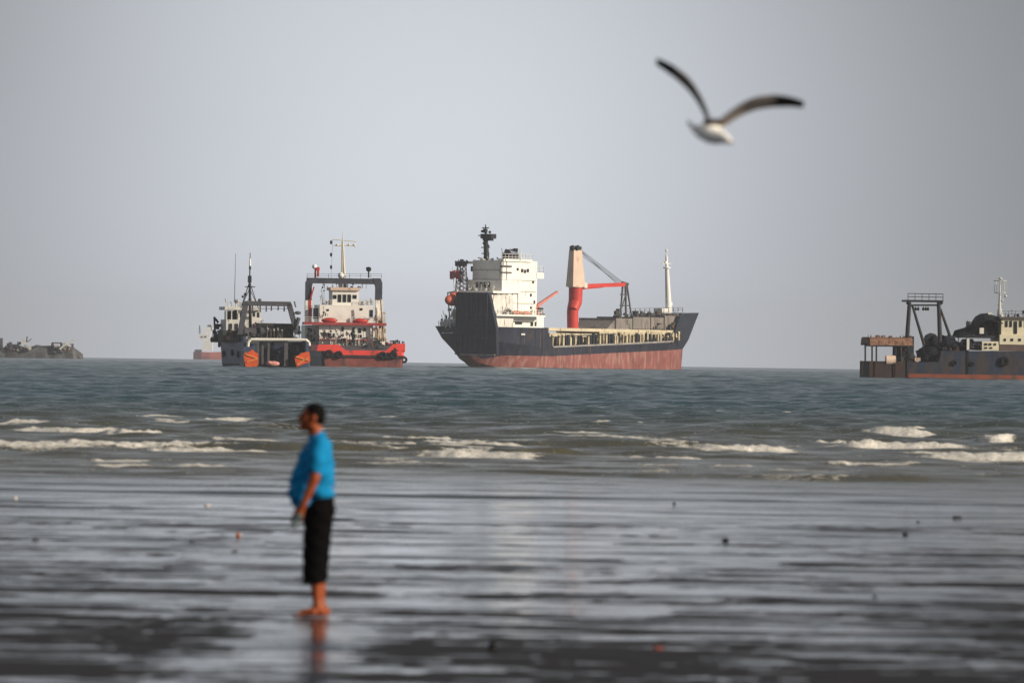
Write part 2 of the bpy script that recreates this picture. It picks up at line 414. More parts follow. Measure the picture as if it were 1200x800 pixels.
def noise(n, vec, scale, det=4, rough=.5):
    z = n.nodes.new('ShaderNodeTexNoise'); z.inputs['Scale'].default_value = scale
    z.inputs['Detail'].default_value = det; z.inputs['Roughness'].default_value = rough
    n.links.new(vec, z.inputs['Vector']); return z.outputs['Fac']
def ramp(n, v, a, b_, c=0., d=1.):
    r = n.nodes.new('ShaderNodeMapRange'); n.links.new(v, r.inputs[0])
    for i, q in zip((1, 2, 3, 4), (a, b_, c, d)): r.inputs[i].default_value = q
    return r.outputs[0]
def mapping(n, vec, sca):
    q = n.nodes.new('ShaderNodeMapping'); q.inputs['Scale'].default_value = sca; n.links.new(vec, q.inputs[0]); return q.outputs[0]
def math_(n, op, a, b_):
    x = n.nodes.new('ShaderNodeMath'); x.operation = op
    for s, v in ((0, a), (1, b_)):
        if hasattr(v, 'links'): n.links.new(v, x.inputs[s])
        else: x.inputs[s].default_value = v
    return x.outputs[0]
co = n.nodes.new('ShaderNodeTexCoord').outputs['Object']
fo, sh, fl = attr(n, 'foam'), attr(n, 'shallow'), attr(n, 'film')
fn = noise(n, mapping(n, co, (1, 1.4, 3)), 5.0, 8, .78)
fm = ramp(n, math_(n, 'ADD', fo, math_(n, 'MULTIPLY', math_(n, 'SUBTRACT', fn, .5), 3.3)), .38, .60)
deep = mixc(n, sh, (.017, .062, .076), (.070, .060, .026))
body = mixc(n, fl, deep, (.028, .030, .034))
fcol = mixc(n, ramp(n, noise(n, co, 11, 5, .7), .36, .62), (.46, .43, .37), (.84, .81, .75))
L(mixc(n, fm, body, fcol), b.inputs['Base Color'])
rip = noise(n, mapping(n, co, (.35, .8, 1)), 1.1, 5, .65)
rf = ramp(n, rip, .48, .66, .06, .30)
L(mixf(n, fm, mixf(n, fl, .14, rf), .85), b.inputs['Roughness'])
b.inputs['IOR'].default_value = 1.333
bn = noise(n, co, 1.6, 5, .6); bn2 = noise(n, mapping(n, co, (1, .7, 1)), 5.5, 3, .6)
hgt = math_(n, 'ADD', math_(n, 'ADD', math_(n, 'MULTIPLY', bn, .12), math_(n, 'MULTIPLY', bn2, .035)), math_(n, 'MULTIPLY', math_(n, 'MULTIPLY', noise(n, co, 14, 4, .7), fm), .10))
bp = n.nodes.new('ShaderNodeBump'); L(hgt, bp.inputs['Height']); bp.inputs['Distance'].default_value = 1.0
nr_ = attr(n, 'near'); rip2 = noise(n, mapping(n, co, (.6, 1.3, 1)), 1.7, 6, .7)
flm = mixf(n, nr_, ramp(n, rip, .40, .62, .05, .40), ramp(n, rip2, .40, .60, .05, .60))
L(mixf(n, fl, mixf(n, sh, .9, .5), flm), bp.inputs['Strength']); L(bp.outputs[0], b.inputs['Normal'])
sea.data.materials.append(m)

# ------------------------------------------------------------------ wet sand flat
sx = np.concatenate([-np.geomspace(9.05, 160, 40)[::-1], np.linspace(-9, 9, 420), np.geomspace(9.05, 160, 40)])
sy = np.concatenate([np.linspace(-40, 48, 45), np.arange(48.1, 135, .09), np.array([140, 150, 160])])
SX, SY = np.meshgrid(sx, sy)
wx = SX + .8*fbm(SX/3, SY/3, 2, 5)
big = fbm(wx/6.5, SY/2.6, 4, 21, .55)
med = fbm(wx/2.3, SY/.62, 4, 22, .65)
fin = fbm(SX/.8, SY/.40, 3, 23)
stripe = fbm(wx/8.0, SY/.9, 3, 29)
bias = np.interp(SY, [40, 54, 62, 72, 85, 100, 115, 125, 140, 160], [.0008, .0006, .0004, -.0014, -.0048, -.0075, -.0095, -.030, -.25, -.6])
rid = (1-np.abs(fbm(wx/4.2, SY/.42+.3*fbm(wx/2, SY/2, 2, 41), 3, 33)))**3*sstep(-.2, .3, fbm(wx/4, SY/5, 2, 34))
fin2 = fbm(SX/.16, SY/.26, 2, 45)
SZ = .0055*rid + .007*big + .012*med + .010*fin + .005*fin2 + .007*stripe + bias - .0004
mx_ = level(366, 721)[0]; mx_ = (mx_-600)/F*66
SZ -= .016*np.exp(-((SX-mx_)/.5)**2)*np.exp(-((SY-63.2)/4.6)**2)
SZ = np.where(SZ > .012, .012+(SZ-.012)*.5, SZ)
sand = grid_mesh('wet_sand', SX, SY, SZ); sand['kind'] = 'structure'
m = bpy.data.materials.new('wet_sand'); m.use_nodes = True; n = m.node_tree; b = n.nodes['Principled BSDF']; L = n.links.new
co = n.nodes.new('ShaderNodeTexCoord').outputs['Object']
n1 = noise(n, mapping(n, co, (.7, 1, 1)), 1.4, 7, .65); n2 = noise(n, co, 22, 4, .6)
L(mixc(n, ramp(n, n1, .35, .65), (.007, .0055, .005), (.026, .021, .019)), b.inputs['Base Color'])
L(ramp(n, n1, .3, .7, .40, .70), b.inputs['Roughness']); b.inputs['Specular IOR Level'].default_value = .16
bp = n.nodes.new('ShaderNodeBump'); bp.inputs['Distance'].default_value = .02; bp.inputs['Strength'].default_value = .5
L(n2, bp.inputs['Height']); L(bp.outputs[0], b.inputs['Normal'])
sand.data.materials.append(m)

# ------------------------------------------------------------------ ship helpers
def house(S, mb, xa, xc, xs, y0, y1, u0, mi=0):
    """block whose aft face spans xa..xc on plane u0 and whose starboard side spans xc..xs"""
    vc = S.aft(xc, y1, u0).y; va = S.aft(xa, y1, u0).y
    zb = S.aft(xc, y1, u0).z; zt = S.aft(xc, y0, u0).z
    u1 = S.side(xs, y1, vc).x
    mb.box((u0, va, zb), (u1, vc, zt), mi)
    return u0, u1, vc, va, zb, zt
def each(S, rects, mode, plane, th, name, m, parent=None):
    for (x0, y0, x1, y1) in rects:
        b = MB(); (S.sbox if mode == 's' else S.abox)(b, x0, y0, x1, y1, plane, plane+th)
        b.build(name, m, parent or S.root)
def clutter(S, mb, x0, y0, x1, y1, mode, plane, depth, n, rnd, smin=1.0, smax=4.0, nm=1):
    """pipes, lockers, drums and winch gear standing on the deck line y1"""
    for _ in range(n):
        w_ = rnd.uniform(smin, smax); h_ = rnd.uniform(smin, min(smax*1.4, y1-y0)); x = rnd.uniform(x0, x1-w_)
        yb = y1 if rnd.random() < .55 else rnd.uniform(y0+h_, y1)
        p = plane + rnd.uniform(0, depth); mi = rnd.randrange(nm); f = S.side if mode == 's' else S.aft
        if yb < y1-1: mb.tube(f(x+w_/2, yb-h_*.3, p), f(x+w_/2, y1, p), .28*S.k, .28*S.k, 4, mi)
        if rnd.random() < .35:
            a = f(x, yb, p); b = f(x+w_*.4*rnd.uniform(-1, 1), yb-h_*1.3, p); mb.tube(a, b, .35*S.k, .3*S.k, 6, mi)
        elif rnd.random() < .3:
            a = f(x+w_/2, yb-h_/2, p); mb.ball(a, h_*.45*S.k, mi, 8, 5)
        else:
            (S.sbox if mode == 's' else S.abox)(mb, x, yb-h_, x+w_, yb, p, p+w_*S.k*.8, mi)
def lattice_mast(mb, p0, p1, w0, w1, n, r, mi=0):
    p0 = Vector(p0); p1 = Vector(p1); prev = None
    for k in range(n+1):
        c = p0.lerp(p1, k/n); w_ = w0+(w1-w0)*k/n
        cur = [c+Vector((sx*w_/2, sy*w_/2, 0)) for sx, sy in ((1, 1), (1, -1), (-1, -1), (-1, 1))]
        for i in range(4):
            mb.tube(cur[i], cur[(i+1) % 4], r*.7, r*.7, 4, mi)
            if prev:
                mb.tube(prev[i], cur[i], r, r, 5, mi); mb.tube(prev[i], cur[(i+1) % 4], r*.7, r*.7, 4, mi)
        prev = cur
def tyre(S, x, y, r, mode, plane, parent=None):
    f = S.side if mode == 's' else S.aft; c = f(x, y, plane)
    b = MB(); b.torus(c, (0, 1, 0) if mode == 's' else (1, 0, 0), r*S.k*.68, r*S.k*.34)
    return b.build('tyre_fender', BLACK, parent or S.root)

# ================================================================== CARGO SHIP
c = Ship('cargo_ship', 'large cargo ship with black and red hull, white bridge block and one red deck crane', 'cargo ship', 544.5, 430, 2060, 60)
k = c.k
deckA = c.side(600, 383.3, -8).z
stem_wl = c.side(788, 430.5, 0).x; st_b = c.side(797.5, 408, 0); st_d = c.side(806, 398, 0); st_t = c.side(817, 366.5, 0)
zmid = c.side(650, 406, -8).z; zfore = c.side(790, 398.8, -6).z
zb0 = c.side(640, 417.2, -8).z; zb1 = st_b.z
def zb(u): return zb0 + (zb1-zb0)*max(0, (u-25)/(st_b.x-25))
ust = c.side(642, 400, -8).x
St = [(-.6, [(0, 2.9), (1.2, 3.0), (2.3, 3.4), (6.2, 6.9), (8.1, deckA)]),
      (3, [(0, .8), (1.8, 1.1), (3.2, 1.9), (7.0, 6.2), (8.1, deckA)]),
      (8, [(0, -2), (3.6, .2), (5.6, zb0), (7.8, 5.9), (8.1, deckA)]),
      (15, [(0, -3), (6.6, -.5), (7.6, zb0), (8.1, 5.5), (8.1, deckA)]),
      (ust-.5, [(0, -3), (7.8, -.5), (8.1, zb0), (8.1, 5), (8.1, deckA)]),
      (ust+2.0, [(0, -3), (7.9, -.5), (8.1, zb0), (8.1, zmid-.5), (8.1, zmid)])]
uf = c.side(795, 398, -6).x
for t in (.25, .5, .75, .93):
    u = ust+2+(uf-ust-2)*t; w_ = 8.1-(max(0, t-.5)*2)**2*1.9; z_ = zmid+(zfore-zmid)*t
    St.append((u, [(0, -3), (w_*(1-.16*max(0, t-.45)*1.8), -.5), (w_*(1-.08*t), zb(u)), (w_, z_-.6), (w_, z_)]))
St.append((uf+.3, [(0, -3), (4.6, -.5), (5.2, zb(uf)), (5.9, zfore), (6.4, st_t.z-.5)]))
St.append((uf+7, [(0, -3), (3.0, -.5), (3.4, zb(uf+6)), (4.2, zfore), (5.2, st_t.z-.2)]))
St.append((stem_wl, [(0, -3, stem_wl-2), (.15, -.3, stem_wl), (.15, st_b.z, st_b.x), (.2, st_d.z, st_d.x), (.5, st_t.z, st_t.x)]))
mb = MB(); hull_loft(mb, St, [1, 1, 0, 0], .9, 2, None, True)
hull = c.part('hull', mb, [BLACKHULL_SHADE, BOOT, GREY])
mb = MB()                                     # pale rubbing strake and bulwark frames
for a, b in zip(St[5:9], St[6:10]):
    mb.beam((a[0], -a[1][4][0]-.1, a[1][4][1]-.1), (b[0], -b[1][4][0]-.1, b[1][4][1]-.1), .4)
    mb.beam((a[0], a[1][4][0]+.1, a[1][4][1]-.1), (b[0], b[1][4][0]+.1, b[1][4][1]-.1), .4)
c.part('rubbing_strake', mb, LGREY, hull)
mb = MB()                                     # hull plate seams, a hand's breadth proud
for z_ in (4.6, 6.4, 8.2): mb.tube((12, -8.13, z_), (ust-.5, -8.13, z_), .05, .05, 4)
for u_ in (13, 16.5, 20, 23.5): mb.tube((u_, -8.14, zb0+.4), (u_, -8.12, deckA), .05, .05, 4)
c.part('plate_seams', mb, mat('seam_paint', (.03, .033, .045), .6, .2), hull)
for u_, z_, h_ in ((14.5, 8.9, 3.2), (18.5, 9.0, 2.1), (22.2, 8.8, 4.0), (31, 5.0, 1.9), (39, 5.2, 1.5), (47, 5.3, 2.0), (56, 5.6, 1.6), (66, 5.9, 2.1), (76, 6.2, 1.5)):
    m2 = MB(); m2.box((u_, -8.16, z_-h_), (u_+.22, -8.1, z_)) if u_ < 50 else None
    if u_ < 50: c.part('scupper_streak', m2, mat('rust_run', (.13, .075, .05), .85, .4, 1), hull)
# stern ramp folded upright
mb = MB()
va, vb = c.aft(534, 400, -1.6).y, c.aft(572, 400, -1.6).y
vb2 = c.aft(581, 414, -1.6).y
zt, zm_, zl = c.aft(553, 342.5, -1.6).z, c.aft(553, 384, -1.6).z, c.aft(553, 415.5, -1.6).z
mb.prism([(va, zl), (va, zt), (vb, zt), (vb2, zm_), (vb2-.3, zl)], 0, -1.7, -.5)
for t in (0.02, .18, .34, .5, .66, .82, .97):
    v = va+(vb-va)*t; mb.box((-2.0, v-.1, zl), (-1.7, v+.1, zt-.2), 1)
for z in (zl+.2, zl+4, zm_, zm_+3.2, zt-.3): mb.box((-2.05, va, z-.1), (-1.7, vb, z+.1), 1)
rp = c.part('stern_ramp', mb, [NAVYRAMP, mat('navy_rib_paint', (.035, .042, .065), .6, .3, .5)])
mb = MB(); c.abox(mb, 540, 414.8, 579, 416.2, -2.3, -1.5); c.part('ramp_sill', mb, LGREY, rp)
mb = MB(); c.abox(mb, 520, 374, 536, 384, 2.5, 7, 0); c.abox(mb, 530, 362, 537, 384, 1.5, 7, 0); c.abox(mb, 536, 345, 573, 384, .2, 12)
c.part('aft_deckhouse', mb, WHITE2)
for x0_, x1_ in ((517.5, 521), (522.2, 525.5), (526.5, 530.5)):
    m2 = MB(); c.abox(m2, x0_, 389.4, x1_, 390.6, -.72, -.6); c.part('stern_lettering', m2, WHITE2, hull)
# main accommodation
mb = MB()
h1 = house(c, mb, 553, 588, 628.5, 305, 376, 9)            # lit tower block
c.abox(mb, 535, 340.5, 578, 343, 3, 12)                   # platform over the ramp
house(c, mb, 546, 588, 610, 328, 343, 7.5)
h2 = house(c, mb, 560, 576, 637, 370, 384, 5.5)            # lower deckhouse
c.sbox(mb, 582, 368.6, 639, 370.6, -7.9, -2)               # boat deck slab
c.sbox(mb, 628, 319.5, 637.5, 326.5, h1[2], h1[2]+3)           # bridge wing
house(c, mb, 583, 590, 624, 303, 306, 8.6)
sup = c.part('superstructure', mb, WHITE)
v1 = h1[2]; v2 = h2[2]
each(c, [(557.2, 330.5, 560.4, 337), (561.8, 330.5, 565, 337), (566.4, 330.5, 569.6, 337), (571, 330.5, 574, 337)], 'a', 7.5-.12, .2, 'window', DARKWIN, sup)
each(c, [(579.8, 329, 583, 339), (579.8, 344, 583, 353), (551.5, 312, 553.5, 318)], 'a', 7.3 if 0 else 8.9, .3, 'louver', DARKWIN, sup)
each(c, [(611, 315, 613.4, 319), (614.4, 316, 616.6, 320), (617.6, 315, 620, 319), (624, 329, 626, 332), (621.5, 344, 623.3, 347.5), (625.6, 352, 627.3, 356), (621.5, 359, 623.3, 362), (606, 314, 608, 317)], 's', v1-.12, .2, 'window', DARKWIN, sup)
each(c, [(588, 311, 600, 313), (588, 318.5, 600, 320)], 's', v1-.25, .3, 'louver', GREY, sup)
each(c, [(582, 374, 585, 379), (588, 374, 590.5, 379), (604, 373, 612, 380), (622, 372, 625, 382), (627, 372, 628.8, 382), (594, 374, 596.5, 379)], 's', v2-.12, .2, 'window', DKGREY, sup)
mb = MB()
for (x0, y0, x1, v) in ((583, 370, 639, -7.8), (588, 305, 624, v1), (628, 319.5, 637, h1[2])):
    a = c.side(x0, y0, v); b = c.side(x1, y0, v); a.z = b.z = (a.z+b.z)/2; rails(mb, [a, b], 1.5, 2, 1.6, .07)
a = c.aft(535, 340.5, 3.1); b = c.aft(578, 340.5, 3.1); a.z = b.z; rails(mb, [a, b], 1.6, 2, 1.6, .07)
a = c.aft(514, 384, 0); b = c.aft(534, 384, 0); a.z = b.z; rails(mb, [a, b], 1.6, 3, 1.2, .07)
c.part('railing', mb, WHITE2, sup)
mb = MB()
for x_ in (594, 600.5, 607): mb.tube(c.side(x_, 369, v1-.15), c.side(x_, 306+(x_ > 600)*22, v1-.15), .09, .09, 5)
for y_ in (328, 341, 355): c.sbox(mb, 588.3, y_, 628, y_+.7, v1-.14, v1)
for y_ in (316, 327): c.abox(mb, 553.5, y_, 587.5, y_+.7, 8.86, 9)
c.abox(mb, 585.6, 307, 587, 327, 8.7, 9); c.part('pipes_and_seams', mb, mat('grey_seam_paint', (.34, .33, .30), .7, .2), sup)  # pipes and seams in a plain warm grey
mb = MB(); clutter(c, mb, 535, 331, 586, 341, 'a', 6.4, 1, 26, random.Random(44), .8, 3.5); clutter(c, mb, 581, 341, 590, 368, 's', v1-1.2, 1, 16, random.Random(45), .8, 3); clutter(c, mb, 553, 300, 586, 306, 'a', 10, 3, 24, random.Random(46), .8, 3)
clutter(c, mb, 516, 366, 536, 384, 'a', 0, 3, 26, random.Random(47), 1, 4); c.part('roof_gear', mb, WHITE2, sup)
mb = MB(); clutter(c, mb, 516, 352, 536, 383, 'a', 0, 3, 18, random.Random(48), 1, 3.5); c.part('roof_gear', mb, OLIVE, sup)
# funnel casing with its black top
mb = MB(); house(c, mb, 588.5, 596, 607.5, 296, 305, 12); c.part('funnel', mb, DKGREY)
rnd = random.Random(4); mb = MB()
clutter(c, mb, 587, 291, 608, 297, 's', v1+2, 2, 14, rnd, 1.5, 3.5); c.part('exhaust_pipes', mb, BLACK)
mb = MB(); p = c.aft(610, 305, 10); q = c.aft(610, 293, 10); mb.tube(p, q, .25, .1); c.part('aerial', mb, WHITE)
# main mast
mb = MB(); b0 = c.aft(570.5, 308, 12); b1 = c.aft(569.2, 281, 12); mb.tube(b0, b1, .75, .55, 10)
mb.tube(b1, c.aft(569, 263, 12), .35, .12, 8)
for (y, w_) in ((276, 8.5), (267, 4), (290, 5), (297, 4.5)):
    a = c.aft(569-w_, y, 12); b = c.aft(569+w_, y, 12); mb.tube(a, b, .13, .13, 5)
c.abox(mb, 563, 274, 575.5, 279.5, 11, 13.5); c.abox(mb, 565.5, 279.5, 573.5, 282, 11.2, 13.2); c.abox(mb, 566, 268, 569, 273, 11.6, 12.6)
for (x, y) in ((565, 271), (574, 272), (567, 285), (572, 288)):
    mb.ball(c.aft(x, y, 12), .35, 0, 8, 5)
c.part('mast', mb, DKGREY)
# aft equipment tower, flag, davit
mb = MB(); lattice_mast(mb, c.aft(541, 341, 6), c.aft(541, 306, 6), 2.2, 1.4, 7, .14)
clutter(c, mb, 531, 303, 549, 312, 'a', 5, 2, 12, rnd, 1.5, 4); c.abox(mb, 537, 306, 549, 309, 5, 7.5)
clutter(c, mb, 534, 316, 551, 330, 'a', 5.5, 2, 10, rnd, 1.5, 4)
c.part('signal_tower', mb, GREY)
mb = MB(); a = c.aft(533, 345, 1); b = c.aft(530.5, 313, 1); mb.tube(a, b, .12, .1, 6); fl_ = c.part('flagstaff', mb, WHITE2)
mb = MB(); n_ = 8
for j in range(2):
    pass
pts = [(527+1.5*i, 317+.9*math.sin(i*1.1)) for i in range(9)]
vs = []; 
for (x, y) in pts:
    for dy in (0, 9.5): vs.append(c.aft(x, y+dy, 1+.25*math.sin(x)))
    for dy in (0, 9.5): vs.append(c.aft(x, y+dy, 1.06+.25*math.sin(x)))
fs = []
for i in range(8):
    o = i*4; fs += [(o, o+1, o+5, o+4), (o+2, o+6, o+7, o+3), (o, o+4, o+6, o+2), (o+1, o+3, o+7, o+5)]
mb.add(vs, fs); c.part('flag', mb, mat('red_flag_cloth', (.42, .10, .10), .9, .2, 2), fl_)
mb = MB(); p = c.aft(531, 351.5, -.2); mb.ball(p, (3.4, 1.35, 1.45), 0, 14, 9); p2 = c.aft(531.5, 345.5, 1); mb.ball(p2, (1.3, .8, .8), 0)
c.part('lifeboat', mb, mat('lifeboat_red', (.50, .10, .055), .5, .1))
mb = MB()
for u in (-.5, 2.4):
    mb.tube(c.aft(528, 384, u), c.aft(524.5, 343, u), .22, .18, 6); mb.tube(c.aft(522, 384, u), c.aft(534, 358, u), .18, .18, 6)
    mb.tube(c.aft(524.5, 343, u), c.aft(536, 341, u), .2, .2, 6)
c.abox(mb, 517, 376, 533, 383, 1, 4); c.part('boat_davit', mb, WHITE2)
mb = MB()
for (x0, x1, y) in ((600, 611, 366.5), (611.5, 621, 367)):
    p = c.side((x0+x1)/2, y, -7); mb.ball(p, ((x1-x0)/2*k/.5, .9, .55), 0, 12, 6)
c.part('liferaft', mb, mat('faded_orange', (.5, .16, .09), .6, .1))
mb = MB(); clutter(c, mb, 580, 358, 600, 370, 's', -7.4, 2, 26, rnd, 1, 3, 1)
clutter(c, mb, 631, 360, 639, 371, 's', -7.4, 1.5, 8, rnd, 1, 3, 1); c.part('boat_deck_gear', mb, OLIVE)
# provisions crane at the break of the deck
mb = MB(); a = c.side(629, 358, -5); b = c.side(653, 342, -5); mb.beam(a, b, .55); mb.beam(c.side(628, 361, -5), c.side(650, 344.5, -5), .3)
mb.tube(c.side(630.5, 371, -5), c.side(630.5, 356, -5), .5, .45); c.part('provision_crane', mb, mat('faded_red_paint', (.55, .20, .17), .6, .1))
# lower waist: hatch coaming and bulwark stanchions
mb = MB()
for (x0, x1, y0, y1) in ((644, 700, 390.5, 403), (702, 756, 389, 400.5), (758, 797, 388, 398.5)): c.sbox(mb, x0, y0, x1, y1, -6.2, 6.0)
c.part('hatch_coaming', mb, TAN)
mb = MB(); mw = MB(); rnd = random.Random(12)
x = 645.0
while x < 800:
    f_ = (x-643)/160; yt = 394-f_*5+rnd.uniform(-1.5, 2.5); yb_ = 407-f_*8.5; v = -7.9+(max(0, f_-.5)*2)**2*1.7
    tgt = MB(); c.sbox(tgt, x, yt, x+rnd.uniform(.8, 1.9), yb_, v, v+.5); c.part('stanchion', tgt, TAN if rnd.random() < .35 else DKGREY, hull); x += rnd.uniform(2.2, 4.6)
clutter(c, mb, 645, 391, 798, 403, 's', -7.2, .5, 60, rnd, 1, 3)
clutter(c, mw, 645, 390, 798, 402, 's', -7.2, .5, 45, rnd, 1, 3)
a = c.side(643, 395, -7.9); b = c.side(722, 391, -7.9); mb.beam(a, b, .2)
c.part('deck_fittings', mb, DKGREY); c.part('deck_fittings', mw, TAN)
mb = MB(); c.sbox(mb, 643, 385.5, 796, 389, -6.0, 5); c.part('hatch_cover', mb, mat('yellowish_hatch_paint', (.52, .46, .33), .7, .15, .3, rust=.35, rustcol=(.25, .17, .1)))
# folded hatch pontoons and forecastle gear
mb = MB()
c.sbox(mb, 722, 373, 741, 385.5, -5.6, 5); c.sbox(mb, 742, 371.5, 762, 385.5, -5.4, 5); c.sbox(mb, 763, 372, 778, 385.5, -5.2, 5); c.sbox(mb, 779, 370, 797, 386, -5.0, 5)
a = c.side(711, 385.5, -5.2); b = c.side(722, 373, -5.2); d_ = c.side(722, 385.5, -5.2)
mb.prism([(a.x, a.z), (d_.x, d_.z), (b.x, b.z)], 1, -5.2, 4.5)
c.part('hatch_pontoons', mb, mat('grey_brown_steel', (.20, .18, .165), .7, .15, .3, rust=.5, rustcol=(.13, .10, .08)))
mb = MB(); clutter(c, mb, 720, 364, 800, 373, 's', -4.5, 4, 55, rnd, 1.2, 4.5); clutter(c, mb, 735, 374, 800, 386, 's', -6.1, .3, 14, rnd, 1.2, 4.5)
a = c.side(800, 366, -4); b = c.side(722, 367.5, -4.8); rails(mb, [b, a], 1.2, 2, 2.4, .08); c.part('forecastle_gear', mb, OLIVE)
# red crane with cream tower
ca = empty('deck_crane', (0, 0, 0), 0, 'x', 'x') if 0 else None
cv = -2.0
mb = MB(); P = lambda x, y: c.side(x, y, cv)
pl = [(671.3, 389, 1.42), (671, 363, 1.42), (674.3, 353, 1.7), (674.8, 336, 1.75)]
for (x0, y0, r0), (x1, y1, r1) in zip(pl[:-1], pl[1:]): mb.tube(P(x0, y0), P(x1, y1), r0, r1, 14)
ped = c.part('crane_pedestal', mb, mat('crane_red_paint', (.50, .045, .035), .5, .1, .3, rust=.15))
mb = MB(); a = P(674.5, 336); b = P(674.5, 293)
w0, w1 = 1.75, 1.15; vs = []
for q, w_ in ((a, w0), (b, w1)):
    for (dx, dy) in ((-1, -1), (1, -1), (1, 1), (-1, 1)): vs.append(q + Matrix.Rotation(R(-30), 3, 'Z') @ Vector((dx*w_, dy*w_, 0)))
mb.add(vs, [(0, 1, 5, 4), (1, 2, 6, 5), (2, 3, 7, 6), (3, 0, 4, 7), (3, 2, 1, 0), (4, 5, 6, 7)])
mb.tube(P(674.5, 334.5), P(674.5, 336.5), 2.0, 2.0, 14)
tw = c.part('crane_tower', mb, CREAM, ped)
mb = MB(); p = P(674.5, 292); mb.box(p+Vector((-1.1, -1.1, -.3)), p+Vector((1.1, 1.1, .7))); p = P(671, 290.5); mb.ball(p, .7); p = P(677, 289.8); mb.ball(p, .55)
mb.tube(P(674.3, 292), P(674.3, 287.5), .1, .08, 5); c.part('crane_head', mb, DKGREY, tw)
mb = MB(); mb.beam(P(682, 335.2), P(731, 333.3), .95); mb.beam(P(683, 338), P(706, 336), .45)
jib = c.part('crane_jib', mb, MATS['crane_red_paint'], ped)
mb = MB(); p = P(684, 334.5); mb.box(p-Vector((.9, .8, .6)), p+Vector((.7, .8, .7))); c.part('jib_heel', mb, WHITE2, jib)
mb = MB()
for i, (xa, ya) in enumerate(((682, 294), (682.5, 297), (683, 300), (682, 295.5))):
    mb.tube(P(xa, ya), P(728-i*2, 329.5+i*.6), .075, .075, 4)
c.part('hoist_ropes', mb, ROPE, jib)
mb = MB(); mb.tube(P(730, 332), P(727, 369), .28, .2, 6); mb.tube(P(733, 332), P(733.5, 369), .3, .25, 6); mb.tube(P(734.5, 333), P(740, 371), .25, .2, 6); mb.tube(P(735, 337), P(729, 360), .15, .15, 5)
mb.tube(P(727, 345), P(735.5, 345), .15, .15, 5); mb.tube(P(726.5, 358), P(738, 358), .15, .15, 5); mb.tube(P(729, 331), P(736, 333), .35, .35, 6)
c.sbox(mb, 725.5, 362, 728.5, 371, cv-.4, cv+.4); c.part('jib_rest', mb, GREY)
# foremast
mb = MB(); P = lambda x, y: c.side(x, y, 0)
mb.tube(P(783.7, 366), P(781.6, 316), .85, .52, 12); mb.tube(P(781.6, 316), P(781, 300), .42, .28, 8); mb.tube(P(781, 300), P(780.8, 291.5), .15, .1, 6)
mb.tube(P(781.5, 314.5), P(781.5, 313), .95, .95, 10); mb.tube(P(776.5, 309), P(786, 309), .1, .1, 5); mb.ball(P(781, 293.5), .32); mb.ball(P(780, 308), .4)
c.sbox(mb, 776, 361.5, 787, 366.5, -1.2, 1.2); c.sbox(mb, 786.3, 354, 788, 358, -.4, .4)
c.part('foremast', mb, mat('white_mast_paint', (.74, .73, .70), .5, .05))
mb = MB(); p = c.side(613, 391.6, -8.12); mb.box(p-Vector((.9, .05, .2)), p+Vector((.9, 0, .2)))
c.part('draught_marks', mb, WHITE2, hull)

# ================================================================== RED SUPPLY TUG (seen from astern)
t = Ship('supply_tug', 'red hulled supply vessel with white wheelhouse under a dark portal gantry', 'supply vessel', 425, 430.6, 1670, 97)
k = t.k; A_ = lambda x, y, u: t.aft(x, y, u)
z1 = A_(425, 403.5, 0).z; zl_ = A_(430, 410.5, 0).z; zr = A_(425, 417.5, 0).z
mb = MB(); W = 8.15
St = []
for u, w_, dz in ((0, W-.5, 0), (.8, W, 0), (14, W, 0), (26, W, .4), (34, W*.8, 1.2), (40, W*.4, 2.2), (44, .1, 3.2)):
    St.append((u, [(0, -3), (w_*.9, -1), (w_*.97, 0.35), (w_, zr), (w_, zl_+dz*.8), (w_, (zl_ if u < 14 else z1)+dz)]))
hull_loft(mb, St, [1, 1, 1, 0, 0], .3, 2, [1, 3, 3, 3, 3])  # port side goes black: its shade is painted into the hull colour
hull = t.part('hull', mb, [REDHULL, mat('rusty_red_lower_hull', (.19, .055, .045), .75, .3, .5, rust=.6, rustcol=(.07, .045, .045)), GREY, BLACKHULL_SHADE])
mb = MB()    # swept up bulwark corners
for pts in ([(371, 411), (373, 403.6), (397, 403.6), (406, 411)], [(452, 411), (461, 403.2), (470, 402.4), (474.5, 402.4), (474.5, 411)]):
    q = [t.aft(x, y, 0) for x, y in pts]
    mb = MB(); mb.prism([(p.y, p.z) for p in q], 0, -.05, .35); t.part('bulwark', mb, REDHULL, hull)
mb = MB()
for x, yy in ((373.2, 403.6), (474.2, 402.8)):
    mb = MB(); p = t.aft(x, yy, .2); mb.box((.2, p.y-.12, zl_-.2), (14, p.y+.12, p.z)); t.part('bulwark', mb, REDHULL, hull)
mb = MB(); mb.beam((0.0, -W, zr), (0.0, W, zr), .5); t.part('rubbing_strake', mb, RUSTY, hull)
for (x, y, r) in ((385.5, 414.5, 5), (397, 415.5, 4.6), (448.5, 416.5, 4.8), (461, 416, 4.8), (455, 417, 4.2)): tyre(t, x, y, r, 'a', -.35, hull)
tyre(t, 473.5, 421.5, 4, 'a', .6, hull)
mb = MB(); clutter(t, mb, 464, 397, 474, 403.5, 'a', .6, 1, 8, random.Random(2), 1, 2.4)
p = t.aft(463, 411, -.05); mb.box(p+Vector((-.1, -.15, -.6)), p+Vector((0, .15, .6))); mb.box(p+Vector((-.1, -.6, 0)), p+Vector((0, .6, .2))); t.part('deck_gear', mb, DKGREY, hull)
